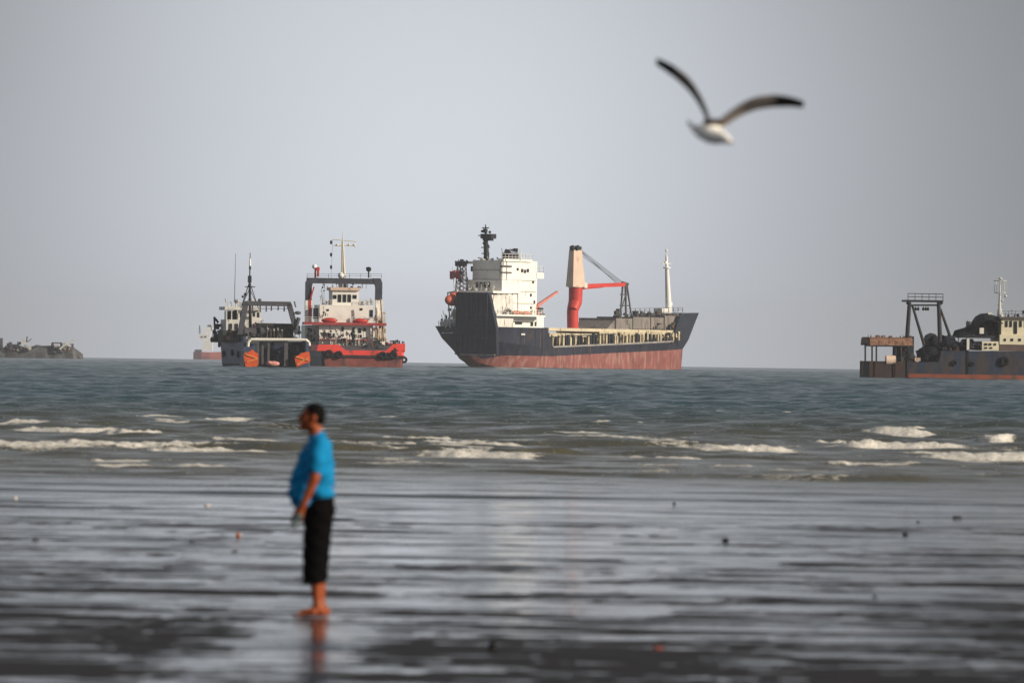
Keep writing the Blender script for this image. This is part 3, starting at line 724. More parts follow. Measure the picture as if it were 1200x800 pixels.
# accommodation, stepped
mb = MB()
t.abox(mb, 374, 379, 437, 412, 20, 34); t.abox(mb, 357.5, 381, 374, 412, 22, 30); t.abox(mb, 374.5, 357.5, 437, 379, 22, 33)
t.abox(mb, 437, 384, 452, 411, 22, 30)
low = t.part('accommodation', mb, WHITE)
mb = MB(); t.abox(mb, 389.5, 338.8, 420.5, 358, 23, 30); wh = t.part('wheelhouse', mb, WHITE)
mb = MB(); t.abox(mb, 387.5, 336.8, 422, 340.2, 22.5, 30.6); t.part('wheelhouse_roof', mb, CREAM, wh)
each(t, [(390.6, 345.5, 394.4, 350), (396.2, 345, 400, 354), (402, 345, 405.8, 354), (407.6, 345, 411.4, 354), (413.6, 345.5, 418, 350)], 'a', 22.9, .2, 'window', DARKWIN, wh)
each(t, [(383, 362, 385.5, 364.4), (422, 361, 425, 363.5), (433.5, 363, 437, 372), (367, 361, 373, 374)], 'a', 21.9, .2, 'window', DARKWIN, low)
each(t, [(378, 389.5, 382.5, 394), (384, 390.5, 388.5, 394.5), (390.5, 390.5, 396, 394.5), (400, 383, 403, 388), (406, 389.5, 408.5, 392.5), (400.5, 391, 403, 394), (413, 384, 416, 390), (420, 384.5, 423.5, 390), (426, 384, 429, 388), (401.5, 401, 406, 407), (409, 401, 411, 407), (413, 391.5, 418, 396), (420, 392, 424, 396)], 'a', 19.9, .2, 'window', DARKWIN, low)
mb = MB(); t.abox(mb, 356, 377.8, 453, 381, 18.8, 22); t.abox(mb, 374, 397.5, 437, 398.6, 18.8, 20)
bd = t.part('boat_deck', mb, mat('dull_red_paint', (.33, .05, .05), .6, .15))
mb = MB()
for (x0, x1) in ((357, 374), (375, 388), (421, 437), (437, 452)):
    yy = 378 if x0 in (357, 437) else 357.5; a = t.aft(x0, yy, 19.2 if yy > 370 else 22.2); b = t.aft(x1, yy, a.x); a.z = b.z; rails(mb, [a, b], 1.1, 3, 1.3, .06)
a = t.aft(374, 378, 19); b = t.aft(452, 378, 19); a.z = b.z; t.part('railing', mb, WHITE2, bd)
mb = MB(); rails(mb, [a, b], 1.05, 2, 1.6, .05)
t.part('railing', mb, WHITE2, bd)
for (x0, x1, y) in ((376, 396, 375.3), (412, 432, 376)):
    mb = MB(); p = t.aft((x0+x1)/2, y, 19.6); mb.ball(p, (1.0, (x1-x0)/2*k, .55), 0, 14, 7); t.part('lifeboat', mb, REDP)
mb = MB(); mw = MB(); rnd = random.Random(21)
clutter(t, mb, 398, 381, 440, 410, 'a', 17, 2.5, 60, rnd, 1, 4); clutter(t, mw, 385, 384, 440, 408, 'a', 17, 2.5, 45, rnd, 1, 3.5)
clutter(t, mb, 376, 358, 388, 370, 'a', 21, .5, 6, rnd, 1, 3)
t.part('deck_gear', mb, DKGREY); t.part('deck_lockers', mw, WHITE2)
mb = MB(); clutter(t, mb, 374.5, 383, 400, 396, 'a', 18.5, 1, 22, rnd, .7, 2.6); clutter(t, mb, 438, 397, 470, 405, 'a', 6, 4, 26, rnd, .8, 3.5); clutter(t, mb, 357, 383, 374, 400, 'a', 21, .8, 22, rnd, .8, 3); t.part('deck_gear', mb, OLIVE)
mb = MB(); clutter(t, mb, 376, 399, 436, 411, 'a', 12, 4, 34, rnd, .8, 3); t.part('deck_gear', mb, mat('rusty_cream_paint', (.42, .33, .22), .7, .3, 1, rust=.7))
# towing winch: drums and frame
mb = MB()
for (x, y, r) in ((437, 404, 4.6), (431, 405.5, 3.4), (444, 406, 3.6)):
    p = t.aft(x, y, 11); mb.tube(p-Vector((.9, 0, 0)), p+Vector((.9, 0, 0)), r*k, r*k, 16); mb.tube(p-Vector((1.1, 0, 0)), p-Vector((.9, 0, 0)), r*k*1.25, r*k*1.25, 16)
mb.beam(t.aft(425, 410, 11), t.aft(437, 396, 11), .35); mb.beam(t.aft(449, 410, 11), t.aft(438, 396, 11), .35); t.abox(mb, 424, 409, 452, 412, 9.5, 12.5)
t.part('towing_winch', mb, GREY)
mb = MB(); clutter(t, mb, 438, 362, 453, 400, 'a', 19, 1.5, 42, rnd, 1, 4); mb.tube(t.aft(443, 400, 19), t.aft(441, 360, 19), .25, .2, 6); mb.tube(t.aft(450, 400, 19), t.aft(446, 350, 19), .2, .15, 6)
t.part('deck_crane_gear', mb, mat('rusty_cream_paint', (.42, .33, .22), .7, .3, 1, rust=.7))
# portal gantry
ug = 24
mb = MB()
t.abox(mb, 360, 326, 447, 332.5, ug, ug+1.6)
for x0, x1 in ((358.5, 365.5), (440.5, 448)):
    t.abox(mb, x0, 331, x1, 351.5, ug-.05, ug+1.65)
for pts in ([(358.5, 331), (361.5, 326), (368, 326), (365.5, 336)], [(440.5, 336), (437, 326), (445.5, 326), (448, 331)]):
    mb.prism([(t.aft(x, y, ug).y, t.aft(x, y, ug).z) for x, y in pts], 0, ug-.1, ug+1.7)
a = t.aft(360, 326, ug+.1); b = t.aft(447, 326.2, ug+.1); rails(mb, [a, b], .9, 2, 2.0, .05)
gn = t.part('portal_gantry', mb, mat('gantry_grey_paint', (.045, .048, .065), .6, .2, .5))
for x0, x1 in ((357.8, 366), (440.5, 448.4)):
    mb = MB(); t.abox(mb, x0, 351.5, x1, 380, ug, ug+1.6); lg = t.part('leg', mb, WHITE, gn)
mb = MB(); t.abox(mb, 361.6, 351.5, 364.6, 380, ug-.08, ug+.1); mb.beam(t.aft(364, 350, ug-.3), t.aft(368, 336, ug-.3), .25); t.part('red_stripe', mb, REDP, gn)
mb = MB(); p = t.aft(432, 325.5, ug+.8); mb.tube(p, t.aft(432, 318, ug+.8), .15, .15, 6); mb.ball(t.aft(432, 315.5, ug+.8), (.4, .55, .5)); t.abox(mb, 429.5, 313, 434.5, 314.3, ug+.4, ug+1.2); t.part('searchlight', mb, BLACK, gn)
mb = MB(); mb.tube(t.aft(369.5, 326, ug+.8), t.aft(369.5, 314, ug+.8), .2, .15, 6); t.abox(mb, 370.5, 313, 374.5, 317, ug+.4, ug+1); t.abox(mb, 371.5, 317, 374, 324, ug+.4, ug+.8); t.part('aerial_stand', mb, REDP, gn)
mb = MB(); mb.ball(t.aft(368.5, 312.3, ug+.8), .5); t.part('radome', mb, mat('clean_white_gel', (.8, .8, .8), .4, .02), gn)
# mast
mb = MB(); U = 27
mb.tube(t.aft(404.2, 338, U), t.aft(401.8, 283, U), .34, .16, 8); mb.tube(t.aft(400.3, 338, U), t.aft(401.2, 283, U), .2, .14, 6)
mb.tube(t.aft(401.6, 284, U), t.aft(401.8, 272, U), .1, .05, 5)
for y in (290, 296, 302, 308, 314, 320, 326, 332):
    mb.tube(t.aft(400.2, y, U), t.aft(403.6, y, U), .09, .09, 4)
mb.tube(t.aft(389.5, 280.5, U), t.aft(417.5, 283, U), .09, .09, 5); mb.tube(t.aft(391, 287.5, U), t.aft(417, 287.5, U), .12, .12, 5)
for x in (395, 409, 415): mb.ball(t.aft(x, 287, U), .25)
mb.tube(t.aft(416, 287, U), t.aft(416.5, 290, U), .15, .15, 5); mast = t.part('mast', mb, mat('cream_mast_paint', (.62, .57, .46), .6, .1))
mb = MB(); mb.ball(t.aft(399.5, 322.6, U-1.5), .62, 0, 14, 9); t.part('radome', mb, MATS['clean_white_gel'], mast); mb = MB(); mb.ball(t.aft(398.5, 333, U-1.5), .42); t.part('radome', mb, MATS['clean_white_gel'], mast)
mb = MB(); mb.tube(t.aft(388, 326, U), t.aft(389.8, 280.6, U), .03, .03, 4); t.part('signal_halyard', mb, ROPE, mast)
for (x, y) in ((388, 284), (388, 298.5), (388, 313)):
    mb = MB(); mb.ball(t.aft(x, y, U), (.3, .24, .42)); t.part('day_shape', mb, BLACK, mast)
mb = MB(); clutter(t, mb, 376, 328, 432, 338, 'a', 24, 4, 30, rnd, .8, 3); t.part('roof_gear', mb, GREY, wh)
mb = MB(); clutter(t, mb, 376, 338, 389, 357.5, 'a', 24, 2, 16, rnd, 1, 3.5); clutter(t, mb, 420, 349, 437, 357.5, 'a', 23, 2, 14, rnd, 1, 3.5); t.part('bridge_deck_gear', mb, mat('tan_grey_paint', (.36, .32, .26), .7, .2))

# ================================================================== BLUE STERN TRAWLER
b_ = Ship('stern_trawler', 'blue grey stern trawler with grey gallows frame and open stern slip', 'trawler', 324, 430.3, 1430, 98)
S = b_; k = S.k; AA = S.aft
zd = AA(324, 399, 0).z; zq = AA(324, 414, 0).z; W = 5.55
mb = MB(); St = []
zsh = S.side(265, 401, W).z; zbw = S.side(249, 399, W*.7).z+1
for u, w_, zt in ((6.5, W*.96, zsh-.2), (14, W, zsh), (22, W, zsh), (32, W, zsh+.3), (38, W*.98, zsh+.8), (42, W*.75, zbw), (45, W*.35, zbw+.2), (47, .1, zbw+.4)):
    St.append((u, [(0, -2.5), (w_*.85, -.8), (w_*.95, .5), (w_, zt-1.2), (w_, zt)]))
hull_loft(mb, St, [1, 1, 0, 0], .3, 2)
hull = S.part('hull', mb, [BLUEHULL, DKGREY, GREY])
mb = MB()     # quarter sides enclosing the stern slip
for s_ in (1, -1):
    mb = MB(); mb.box((0, s_*(W-.1), -2), (6.6, s_*(W-1.6), zq+.2)); mb.box((1.5, s_*(W-.1), zq), (6.6, s_*(W-.5), zd+.6)); S.part('stern_quarter', mb, BLUEHULL, hull)
mb = MB(); mb.prism([(-.5, -1.2), (8, 2.8), (8, 2.4), (-.5, -1.6)], 1, -2.6, 2.6); S.abox(mb, 304, 400, 321, 428, 6.3, 6.6)
S.abox(mb, 337, 400, 360, 428, 6.3, 6.6); S.abox(mb, 321, 399, 337, 404, 6, 7); S.part('stern_slip', mb, DKGREY, hull)
mb = MB()
for x0, x1, y0 in ((300.5, 303.5, 403), (333, 337.5, 401), (313.5, 316, 402), (306.5, 309, 404)): mb = MB(); S.abox(mb, x0, y0, x1, 429, .6, 1.4); S.part('post', mb, GREY, hull)
mb = MB(); S.abox(mb, 321, 404, 333, 424, 5.2, 5.6); S.part('slip_gate', mb, mat('navy_steel', (.02, .03, .07), .6, .2), hull)
mb = MB()
path = [(290.5, 406), (291, 400.5), (294, 397.6), (358, 398), (362, 401), (362.5, 405)]
for (xa, ya), (xb, yb) in zip(path[:-1], path[1:]): mb.tube(AA(xa, ya, .3), AA(xb, yb, .3), .26, .26, 8)
fr = S.part('white_stern_arch', mb, mat('bright_white_paint', (.72, .70, .62), .5, .06))
for pts in ([(285.5, 416), (287, 412.5), (293, 411.5), (296, 409), (299, 412.5), (302.5, 414), (303, 421), (302.2, 428.5), (298, 430), (288, 429.5), (286.5, 424)],
            [(345, 417.5), (349, 416.5), (354, 413.5), (360, 411.8), (362.5, 412.5), (364, 422), (362.5, 424.5), (355, 426.6), (348, 430), (346.8, 427)]):
    mb = MB(); fr_ = [AA(x, y, -.3) for x, y in pts]; bk_ = [AA(x, y, .7) for x, y in pts]; n_ = len(pts)
    mb.add(fr_+bk_, [tuple(range(n_)), tuple(range(2*n_-1, n_-1, -1))]+[(i, (i+1) % n_, n_+(i+1) % n_, n_+i) for i in range(n_)])
    S.part('trawl_door', mb, ORANGE)
for xa, ya, xb, yb in ((288, 415, 302, 420), (289, 424, 302, 420), (347, 418, 362, 422), (348, 427, 362, 418)):
    mb = MB(); mb.beam(AA(xa, ya, -.36), AA(xb, yb, -.36), .18); S.part('door_brace', mb, mat('faded_yellow_orange', (.7, .26, .08), .7, .2))
# working deck clutter
rnd = random.Random(5)
mb = MB(); S.abox(mb, 261, 387, 284, 401, 16, 24); S.abox(mb, 303, 378.5, 323, 396, 12, 16); S.abox(mb, 325.5, 379, 344, 396.5, 9, 14)
S.abox(mb, 285, 384, 302, 397, 13, 18); dk = S.part('deckhouse', mb, OLIVE)
each(S, [(334, 386, 337, 391.5), (338, 385.5, 341, 391), (329, 388, 332, 392)], 'a', 8.9, .2, 'window', DARKWIN, dk)
mb = MB(); p = AA(313, 388, 11); mb.tube(p-Vector((0, 1.2, 0)), p+Vector((0, 1.2, 0)), 1.1, 1.1, 14); p = AA(293, 390, 10); mb.tube(p-Vector((0, 1.0, 0)), p+Vector((0, 1.0, 0)), .9, .9, 14)
S.part('net_drum', mb, GREY)
mb = MB(); clutter(S, mb, 264, 381, 352, 399, 'a', 5, 8, 90, rnd, 1, 4); clutter(S, mb, 304, 405, 333, 428, 'a', 1.5, 3, 26, rnd, 1, 4); clutter(S, mb, 338, 402, 360, 412, 'a', 1.5, 3, 14, rnd, 1, 4); S.part('deck_gear', mb, DKGREY)
mb = MB(); clutter(S, mb, 285, 382, 352, 398, 'a', 4.8, 8, 40, rnd, 1, 3); S.part('net_bins', mb, LGREY)
mb = MB(); mb.ball(AA(320, 426, -.2), (.5, 1.15, .45), 0, 12, 7); mb.ball(AA(316, 425, -.3), (.4, .5, .35)); S.part('net_bundle', mb, mat('pink_net', (.55, .25, .22), .9, .4, 3))
# bridge
mb = MB(); S.abox(mb, 265, 374.5, 305, 388, 25, 34); S.abox(mb, 263.5, 359.5, 306, 363.2, 25.2, 34.5); S.abox(mb, 279, 363, 306, 375, 26, 33)
for x in (265, 271, 277.8): S.abox(mb, x, 363, x+1.1, 375, 25.3, 25.6)
br = S.part('bridge', mb, WHITE2)
mb = MB(); S.abox(mb, 266.5, 364, 278, 374.5, 27, 32); S.part('window', mb, DARKWIN, br)
each(S, [(281, 366, 284, 372), (286, 366, 289, 372), (296, 365, 299, 371), (301, 366, 304, 372), (269, 379, 272, 385), (276, 379, 279, 386), (297, 379, 300, 385)], 'a', 24.85, .2, 'window', DKGREY, br)
mb = MB(); clutter(S, mb, 264, 349, 306, 360, 'a', 26, 4, 34, rnd, 1, 4, 3); S.part('roof_gear', mb, [WHITE2, GREY, mat('tan_grey_paint', (.36, .32, .26))], br)
mb = MB(); clutter(S, mb, 246, 377, 264, 401, 'a', 28, 5, 40, rnd, 1.5, 5, 2)
mb.tube(AA(252.5, 400, 30), AA(251, 371, 30), .2, .15, 6); mb.tube(AA(251, 372, 30), AA(256, 378, 30), .2, .2, 6); S.part('foredeck_gear', mb, [DKGREY, OLIVE])
mb = MB(); clutter(S, mb, 280, 372, 312, 388, 'a', 22, 2, 34, rnd, 1, 3, 3); S.part('upper_deck_gear', mb, [WHITE2, GREY, mat('dull_red_paint', (.33, .05, .05))])
# gallows frame
ug = 7.5
mb = MB(); S.abox(mb, 285, 353, 341, 358.5, ug, ug+1.2)
for p0, p1 in (((288, 355.5), (281, 392)), ((338.5, 355.5), (348.5, 392))):
    a = AA(*p0, ug+.6); b = AA(*p1, ug+.6); w_ = 2.9*k
    mb.add([a+Vector((dx, dy, 0)) for dx, dy in ((-.6, -w_), (.6, -w_), (.6, w_), (-.6, w_))] + [b+Vector((dx, dy, 0)) for dx, dy in ((-.6, -w_), (.6, -w_), (.6, w_), (-.6, w_))],
           [(0, 1, 5, 4), (1, 2, 6, 5), (2, 3, 7, 6), (3, 0, 4, 7), (0, 3, 2, 1), (4, 5, 6, 7)])
for x in (296, 305, 312, 318, 326, 333): mb.tube(AA(x, 358, ug+.5), AA(x, 358+rnd.uniform(3, 9), ug+.5), .1, .14, 5)
mb.tube(AA(290, 361.5, ug+.5), AA(338, 361.5, ug+.5), .07, .07, 4)
mb.tube(AA(346.5, 360, ug), AA(345, 353, ug), .12, .12, 5); mb.tube(AA(350, 372, ug), AA(347, 385, ug), .35, .3, 6); mb.ball(AA(349, 366.5, ug), (.4, .6, .3)); 
S.part('gallows_frame', mb, mat('gallows_grey_paint', (.075, .075, .088), .6, .2, .6))
# mast
mb = MB(); U = 12
mb.tube(AA(293.5, 394, U), AA(292.6, 326, U), .28, .2, 8); mb.tube(AA(292.6, 326, U), AA(293.2, 296, U), .12, .06, 6)
mb.tube(AA(287, 336, U), AA(299, 336, U), .08, .08, 5); mb.tube(AA(292.6, 330, U), AA(284, 356, U), .09, .09, 5); mb.tube(AA(292.6, 330, U), AA(301, 356, U), .07, .07, 5); mb.tube(AA(292.6, 338, U), AA(282, 361, U), .06, .06, 5); mb.tube(AA(292.6, 338, U), AA(303, 361, U), .06, .06, 5)
S.abox(mb, 290.8, 323, 294.8, 331, U-.3, U+.3); S.abox(mb, 292, 312, 294.2, 316, U-.2, U+.2); mb.ball(AA(287.6, 345, U), .3); mb.ball(AA(284.5, 347.5, U), .22)
ms = S.part('mast', mb, DKGREY)
mb = MB(); mb.tube(AA(293, 311.5, U), AA(293.1, 303, U), .17, .14, 6); S.part('mast_light', mb, WHITE, ms)
mb = MB(); mb.tube(AA(274.7, 354, 27), AA(276.2, 297, 27), .07, .035, 5); S.part('whip_aerial', mb, GREY, ms)
for (x, y, r) in ((247.5, 395, 3.4), (246.8, 402.5, 4.6)):
    p = S.side(x+2, y, W*.55); m2 = MB(); m2.torus((38.2, W+.1, p.z), (.1, 1, 0), r*k*.7, r*k*.35); m2.build('tyre_fender', BLACK, S.root)
for (x, y) in ((262, 414.5), (272, 413), (279, 415)):
    p = S.side(x, y, W+.15); m2 = MB(); m2.torus(p, (0, 1, 0), .42, .2); m2.build('tyre_fender', BLACK, S.root)

# ================================================================== DARK WORK BOAT, right edge
r_ = Ship('work_vessel', 'long dark blue work vessel with rusty canopied stern and tall dark A-frame', 'work vessel', 1013, 443.4, 1270, 7)
S = r_; k = S.k; SS = S.side; W = 4.4
mb = MB()
zt = SS(1030, 423, -W).z; zm1 = SS(1085, 424.5, -W).z; zm2 = SS(1110, 411, -W).z; zrs = SS(1120, 438.4, -W).z; z12 = SS(1200, 411.5, -W).z
u1 = SS(1065, 430, -W).x; u2 = SS(1103, 430, -W).x; uE = SS(1200, 430, -W).x
St = [(u1, [(0, -2), (W*.97, -.5), (W, zrs), (W, zm1-.5), (W, zm1)]), (u2-.4, [(0, -2), (W, -.5), (W, zrs), (W, zm1-.4), (W, zm1+.1)]), (u2, [(0, -2), (W, -.5), (W, zrs), (W, zm1+.3), (W, zm2)]),
      (uE, [(0, -2), (W, -.5), (W, zrs), (W, zm1+.3), (W, z12)]), (uE+8, [(0, -2), (W*.95, -.5), (W, zrs), (W, zm1+.4), (W, z12+.3)]), (uE+15, [(0, -2), (W*.5, -.5), (W*.62, zrs), (W*.8, zm1+.8), (W*.85, z12+1)]), (uE+20, [(0, -2), (.1, -.5), (.15, zrs), (.4, zm1+1.2), (.8, z12+1.8)])]
hull_loft(mb, St, [1, 1, 0, 0], .3, 2)
hull = S.part('hull', mb, [BLUE2, mat('orange_rust_band', (.20, .055, .03), .7, .25, .4, rust=.5, rustcol=(.10, .05, .04)), GREY])
mb = MB()
for x in (1133, 1134.6): S.sbox(mb, x, 411, x+.8, 438, -W-.12, -W+.1)
S.part('hull_seam', mb, DKGREY, hull)
tyre(S, 1177.5, 423, 5.8, 's', -W-.25, hull); tyre(S, 1118.5, 425, 3.2, 's', -W-.2, hull); tyre(S, 1139, 426, 3, 's', -W-.2, hull)
mb = MB(); mb.box((0, -W-.1, -1.5), (u1-.02, W, zt)); 
for x in (1010.5, 1025, 1026.5, 1047, 1049, 1063): S.sbox(mb, x, 423, x+1, 444, -W-.25, -W)
st = S.part('stern_pontoon', mb, RUSTY)
mb = MB()
ua, ub = SS(1020, 400, -W).x, SS(1070, 400, -W).x; za = SS(1040, 404.6, -W).z; zc = SS(1040, 395, -W).z
mb.prism([(-W-.1, za), (-W+.3, zc-.25), (-W+1.3, zc), (W-1.3, zc), (W-.3, zc-.25), (W+.1, za), (W-.2, za), (0, za+.3), (-W+.2, za)], 0, ua, ub)
cn = S.part('canopy_roof', mb, RUSTROOF); rnd_c = random.Random(77)
for x in (1014, 1022, 1027, 1049.5, 1056):
    mb = MB(); mb.tube(SS(x, 423.5, -W+.2), SS(x, 404, -W+.2), .13, .13, 6); S.part('post', mb, DKGREY, cn)
for x in (1014, 1027, 1049.5):
    mb = MB(); mb.tube(SS(x, 423.5, W-.2), SS(x, 404, W-.2), .13, .13, 6); S.part('post', mb, DKGREY, cn)
mb = MB(); clutter(S, mb, 1016, 392.5, 1069, 396, 's', -W+.5, 3, 26, rnd_c, .8, 2.6, 2); S.part('deck_gear', mb, [RUSTROOF, RUSTY], cn)
mb = MB(); a = SS(1013, 405, -W); b = SS(1070, 405.5, -W); mb.beam(a, b, .2); S.part('canopy_beam', mb, DKGREY, cn)
rnd = random.Random(31)
mb = MB(); p = SS(1043.5, 422, -4.0); mb.tube(p+Vector((-.7, 0, 0)), p+Vector((.7, 0, 0)), .75, .75, 14); S.part('water_tank', mb, CREAM); mb = MB(); p = SS(1058.5, 417, -2.4); mb.tube(p-Vector((0, 0, .8)), p+Vector((0, 0, .6)), .35, .35, 10); S.part('gas_bottle', mb, CREAM); mb = MB(); S.sbox(mb, 1072, 419, 1078.5, 423, -3.6, -2.5); S.part('locker', mb, CREAM)
mb = MB(); clutter(S, mb, 1048, 405, 1074, 424, 's', -3.8, 3, 55, rnd, 1.2, 5, 3); clutter(S, mb, 1066, 416, 1103, 425, 's', -3.8, 3, 45, rnd, 1.2, 4, 3)
S.sbox(mb, 1064, 394, 1071, 424, -3, 2, 0); S.sbox(mb, 1048.5, 405, 1055, 424, 0, 2, 1); S.part('stern_gear', mb, [DKGREY, RUSTY, OLIVE])
# net mound and winches
mb = MB(); 
for (x, y, rx, rz_) in ((1090, 413, 12, 9), (1083, 417, 9, 8), (1098, 418, 11, 8), (1092, 400, 6.5, 8), (1110, 403, 8, 9), (1116, 406, 6, 7), (1104, 405, 5, 7), (1127, 407, 5, 5), (1133, 404, 6, 6)):
    mb.ball(SS(x, y, -1.5), (rx*k, 2.0, rz_*k), 0, 14, 9)
rq = random.Random(8)
bmn = []
for i_, (x_, y_, z_) in enumerate(mb.v): mb.v[i_] = (x_+rq.uniform(-.12, .12)+.35*math.sin(y_*5+z_*7+x_*3), y_, z_+.22*math.sin(x_*9+y_*4)+.12*math.sin(x_*23+z_*5))
nm_ = mb.build('net_heap', NET, S.root)
for x, y, r in ((1092, 398, 7.5), (1113, 400, 7)):
    mb = MB(); p = SS(x, y, -2.6); mb.tube(p-Vector((0, .2, 0)), p+Vector((0, 1.6, 0)), r*k, r*k, 18); S.part('winch', mb, DKGREY)
mb = MB()
clutter(S, mb, 1080, 390, 1136, 411, 's', -3.4, 2, 60, rnd, 1.2, 4); S.part('deck_gear', mb, DKGREY)
mb = MB(); clutter(S, mb, 1102, 396, 1125, 411, 's', -3.6, .5, 14, rnd, 1.2, 4); S.part('deck_gear', mb, RUSTY)
# A-frame gantry
mb = MB()
P = lambda x, y, v=-2.6: SS(x, y, v)
pf = MB(); S.sbox(mb, 1063.5, 351.5, 1105.5, 353.8, -3.0, 2.2)
a = SS(1064, 351.5, -3.0); b = SS(1105, 351.5, -3.0); a2 = SS(1064, 351.5, 2.2); b2 = SS(1105, 351.5, 2.2); a.z = b.z = a2.z = b2.z = (a.z+b.z)/2
rails(mb, [a, b, b2, a2, a], .95, 2, .95, .055)
fr = S.part('gantry_platform', mb, DKGREY)
for v in (-2.6, 1.9):
    for (x0, y0, x1, y1, w_) in ((1065.8, 354, 1062, 412, .36), (1100, 354, 1102, 412, .36), (1069, 357, 1083, 404, .24), (1102, 362, 1114, 396, .24)):
        m2 = MB(); m2.tube(SS(x0, y0, v), SS(x1, y1, v), w_*.8, w_, 8); m2.build('leg', DKGREY, fr)
mb = MB(); mb.tube(P(1066, 357.5), P(1100, 357.5), .12, .12, 6); mb.tube(P(1063, 354), P(1067, 360), .25, .1, 6); mb.tube(P(1104, 354), P(1098, 360), .25, .1, 6)
for x in (1073, 1076, 1082, 1085, 1087.5): 
    mb.tube(P(x, 357), P(x, 361), .05, .05, 4); mb.ball(P(x, 362), (.2, .2, .26))
S.part('pulley', mb, BLACK, fr)
# tarpaulin tent
mb = MB(); pr = [(1122, 387), (1133, 384), (1140, 380), (1146, 371), (1152, 367.5), (1157, 367), (1163, 369), (1172, 371.5)]
for (xa, ya), (xb, yb) in zip(pr[:-1], pr[1:]):
    q = [SS(xa, ya, -1), SS(xb, yb, -1)]; vs = []
    for p in q:
        for v, dz in ((-3.6, -.9), (-1, 0), (1.5, 0), (3.6, -.9)): vs.append((p.x, v, p.z+dz))
    for p in q:
        for v, dz in ((-3.6, -1.0), (-1, -.12), (1.5, -.12), (3.6, -1.0)): vs.append((p.x, v, p.z+dz))
    mb.add(vs, [(0, 1, 5, 4), (1, 2, 6, 5), (2, 3, 7, 6), (8, 12, 13, 9), (9, 13, 14, 10), (10, 14, 15, 11), (0, 4, 12, 8), (3, 11, 15, 7)])
S.part('tarpaulin', mb, TARP)
mb = MB(); clutter(S, mb, 1130, 372, 1172, 394, 's', -2.8, 3, 70, rnd, 2, 6, 2); S.sbox(mb, 1144, 376, 1172, 392, 0, 2); S.sbox(mb, 1127, 393, 1175, 396, -3.6, 3); clutter(S, mb, 1128, 396, 1152, 410, 's', -3.4, 2, 34, rnd, 1.5, 5, 2); S.part('shelter_gear', mb, [DKGREY, RUSTY])
for x0, y0, x1, y1, v in ((1148, 384, 1153, 391, -3), (1158, 366, 1163, 368.5, -1.5), (1133, 396, 1136, 410, -3.5)):
    mb = MB(); S.sbox(mb, x0, y0, x1, y1, v, v+.6); S.part('white_locker', mb, WHITE2)
# wheelhouse
mb = MB(); x1_ = 1232
S.sbox(mb, 1173.5, 373.5, x1_, 392.5, -3.4, 3.2); S.sbox(mb, 1171.5, 392.5, x1_+12, 404, -4.0, 3.8); S.sbox(mb, 1151, 400, 1171.5, 410.5, -3.9, 3.6)
wh = S.part('wheelhouse', mb, mat('cream_white_paint', (.66, .60, .44), .55, .1, .5, rust=.2, rustcol=(.4, .28, .15)))
mb = MB(); S.sbox(mb, 1171.5, 371.5, x1_+2, 373.8, -3.8, 3.6); S.sbox(mb, 1170.5, 403.5, x1_+14, 411.5, -3.9, 3.8); S.part('wheelhouse_roof', mb, mat('brown_grey_paint', (.10, .07, .06), .7, .2), wh)
each(S, [(1178.5, 376, 1181, 383), (1183.5, 376, 1186, 383), (1188.5, 376.5, 1192, 391), (1195, 376, 1197.5, 383), (1201, 376, 1204, 383), (1209, 376, 1212, 383)], 's', -3.5, .2, 'window', DARKWIN, wh)
each(S, [(1177, 396.5, 1179, 399.5), (1185, 396.5, 1187.5, 399.5), (1194, 396.5, 1196.5, 399.5), (1204, 396.5, 1206.5, 399.5)], 's', -4.1, .2, 'porthole', DARKWIN, wh)
each(S, [(1154, 402, 1157, 404.6), (1159, 402, 1162, 404.6), (1165, 402, 1167.5, 404.6), (1154, 406.5, 1157, 408.5), (1160, 406.5, 1163, 408.5)], 's', -4.0, .2, 'window', DKGREY, wh)
mb = MB(); clutter(S, mb, 1176, 363, 1225, 372, 's', -3, 4, 30, rnd, .8, 3, 2); a = SS(1174, 371.5, -3.6); b = SS(1230, 371.5, -3.6); a.z = b.z; rails(mb, [a, b], .8, 2, 1, .04); S.part('roof_gear', mb, [DKGREY, GREY], wh)
mb = MB()
mb.tube(SS(1172, 371, 0), SS(1171.5, 362, 0), .5, .32, 10); mb.tube(SS(1171.5, 362, 0), SS(1171.8, 343, 0), .22, .17, 8); mb.tube(SS(1171.8, 343, 0), SS(1172.4, 324, 0), .12, .07, 6)
c0 = SS(1172, 343, 0); c1 = SS(1172.3, 329, 0)
for cc_, rr in ((c0, .85), (c1, .95)): mb.torus(cc_, (0, 0, 1), rr, .06, 14, 5)
for j in range(6):
    a_ = j*math.pi/3; mb.tube(c0+Vector((math.cos(a_)*.85, math.sin(a_)*.85, 0)), c1+Vector((math.cos(a_)*.95, math.sin(a_)*.95, 0)), .05, .05, 4)
mb.tube(SS(1169.5, 343, 0), SS(1178, 343, 0), .07, .07, 4); mb.ball(SS(1178.5, 347, 0), .22); mb.tube(SS(1168, 357, 0), SS(1176, 357, 0), .1, .1, 5); mb.ball(SS(1174.5, 352, 0), .2); mb.ball(SS(1172.5, 326.5, 0), (.35, .35, .15))
S.part('mast', mb, mat('pale_grey_mast', (.50, .50, .48), .6, .1))

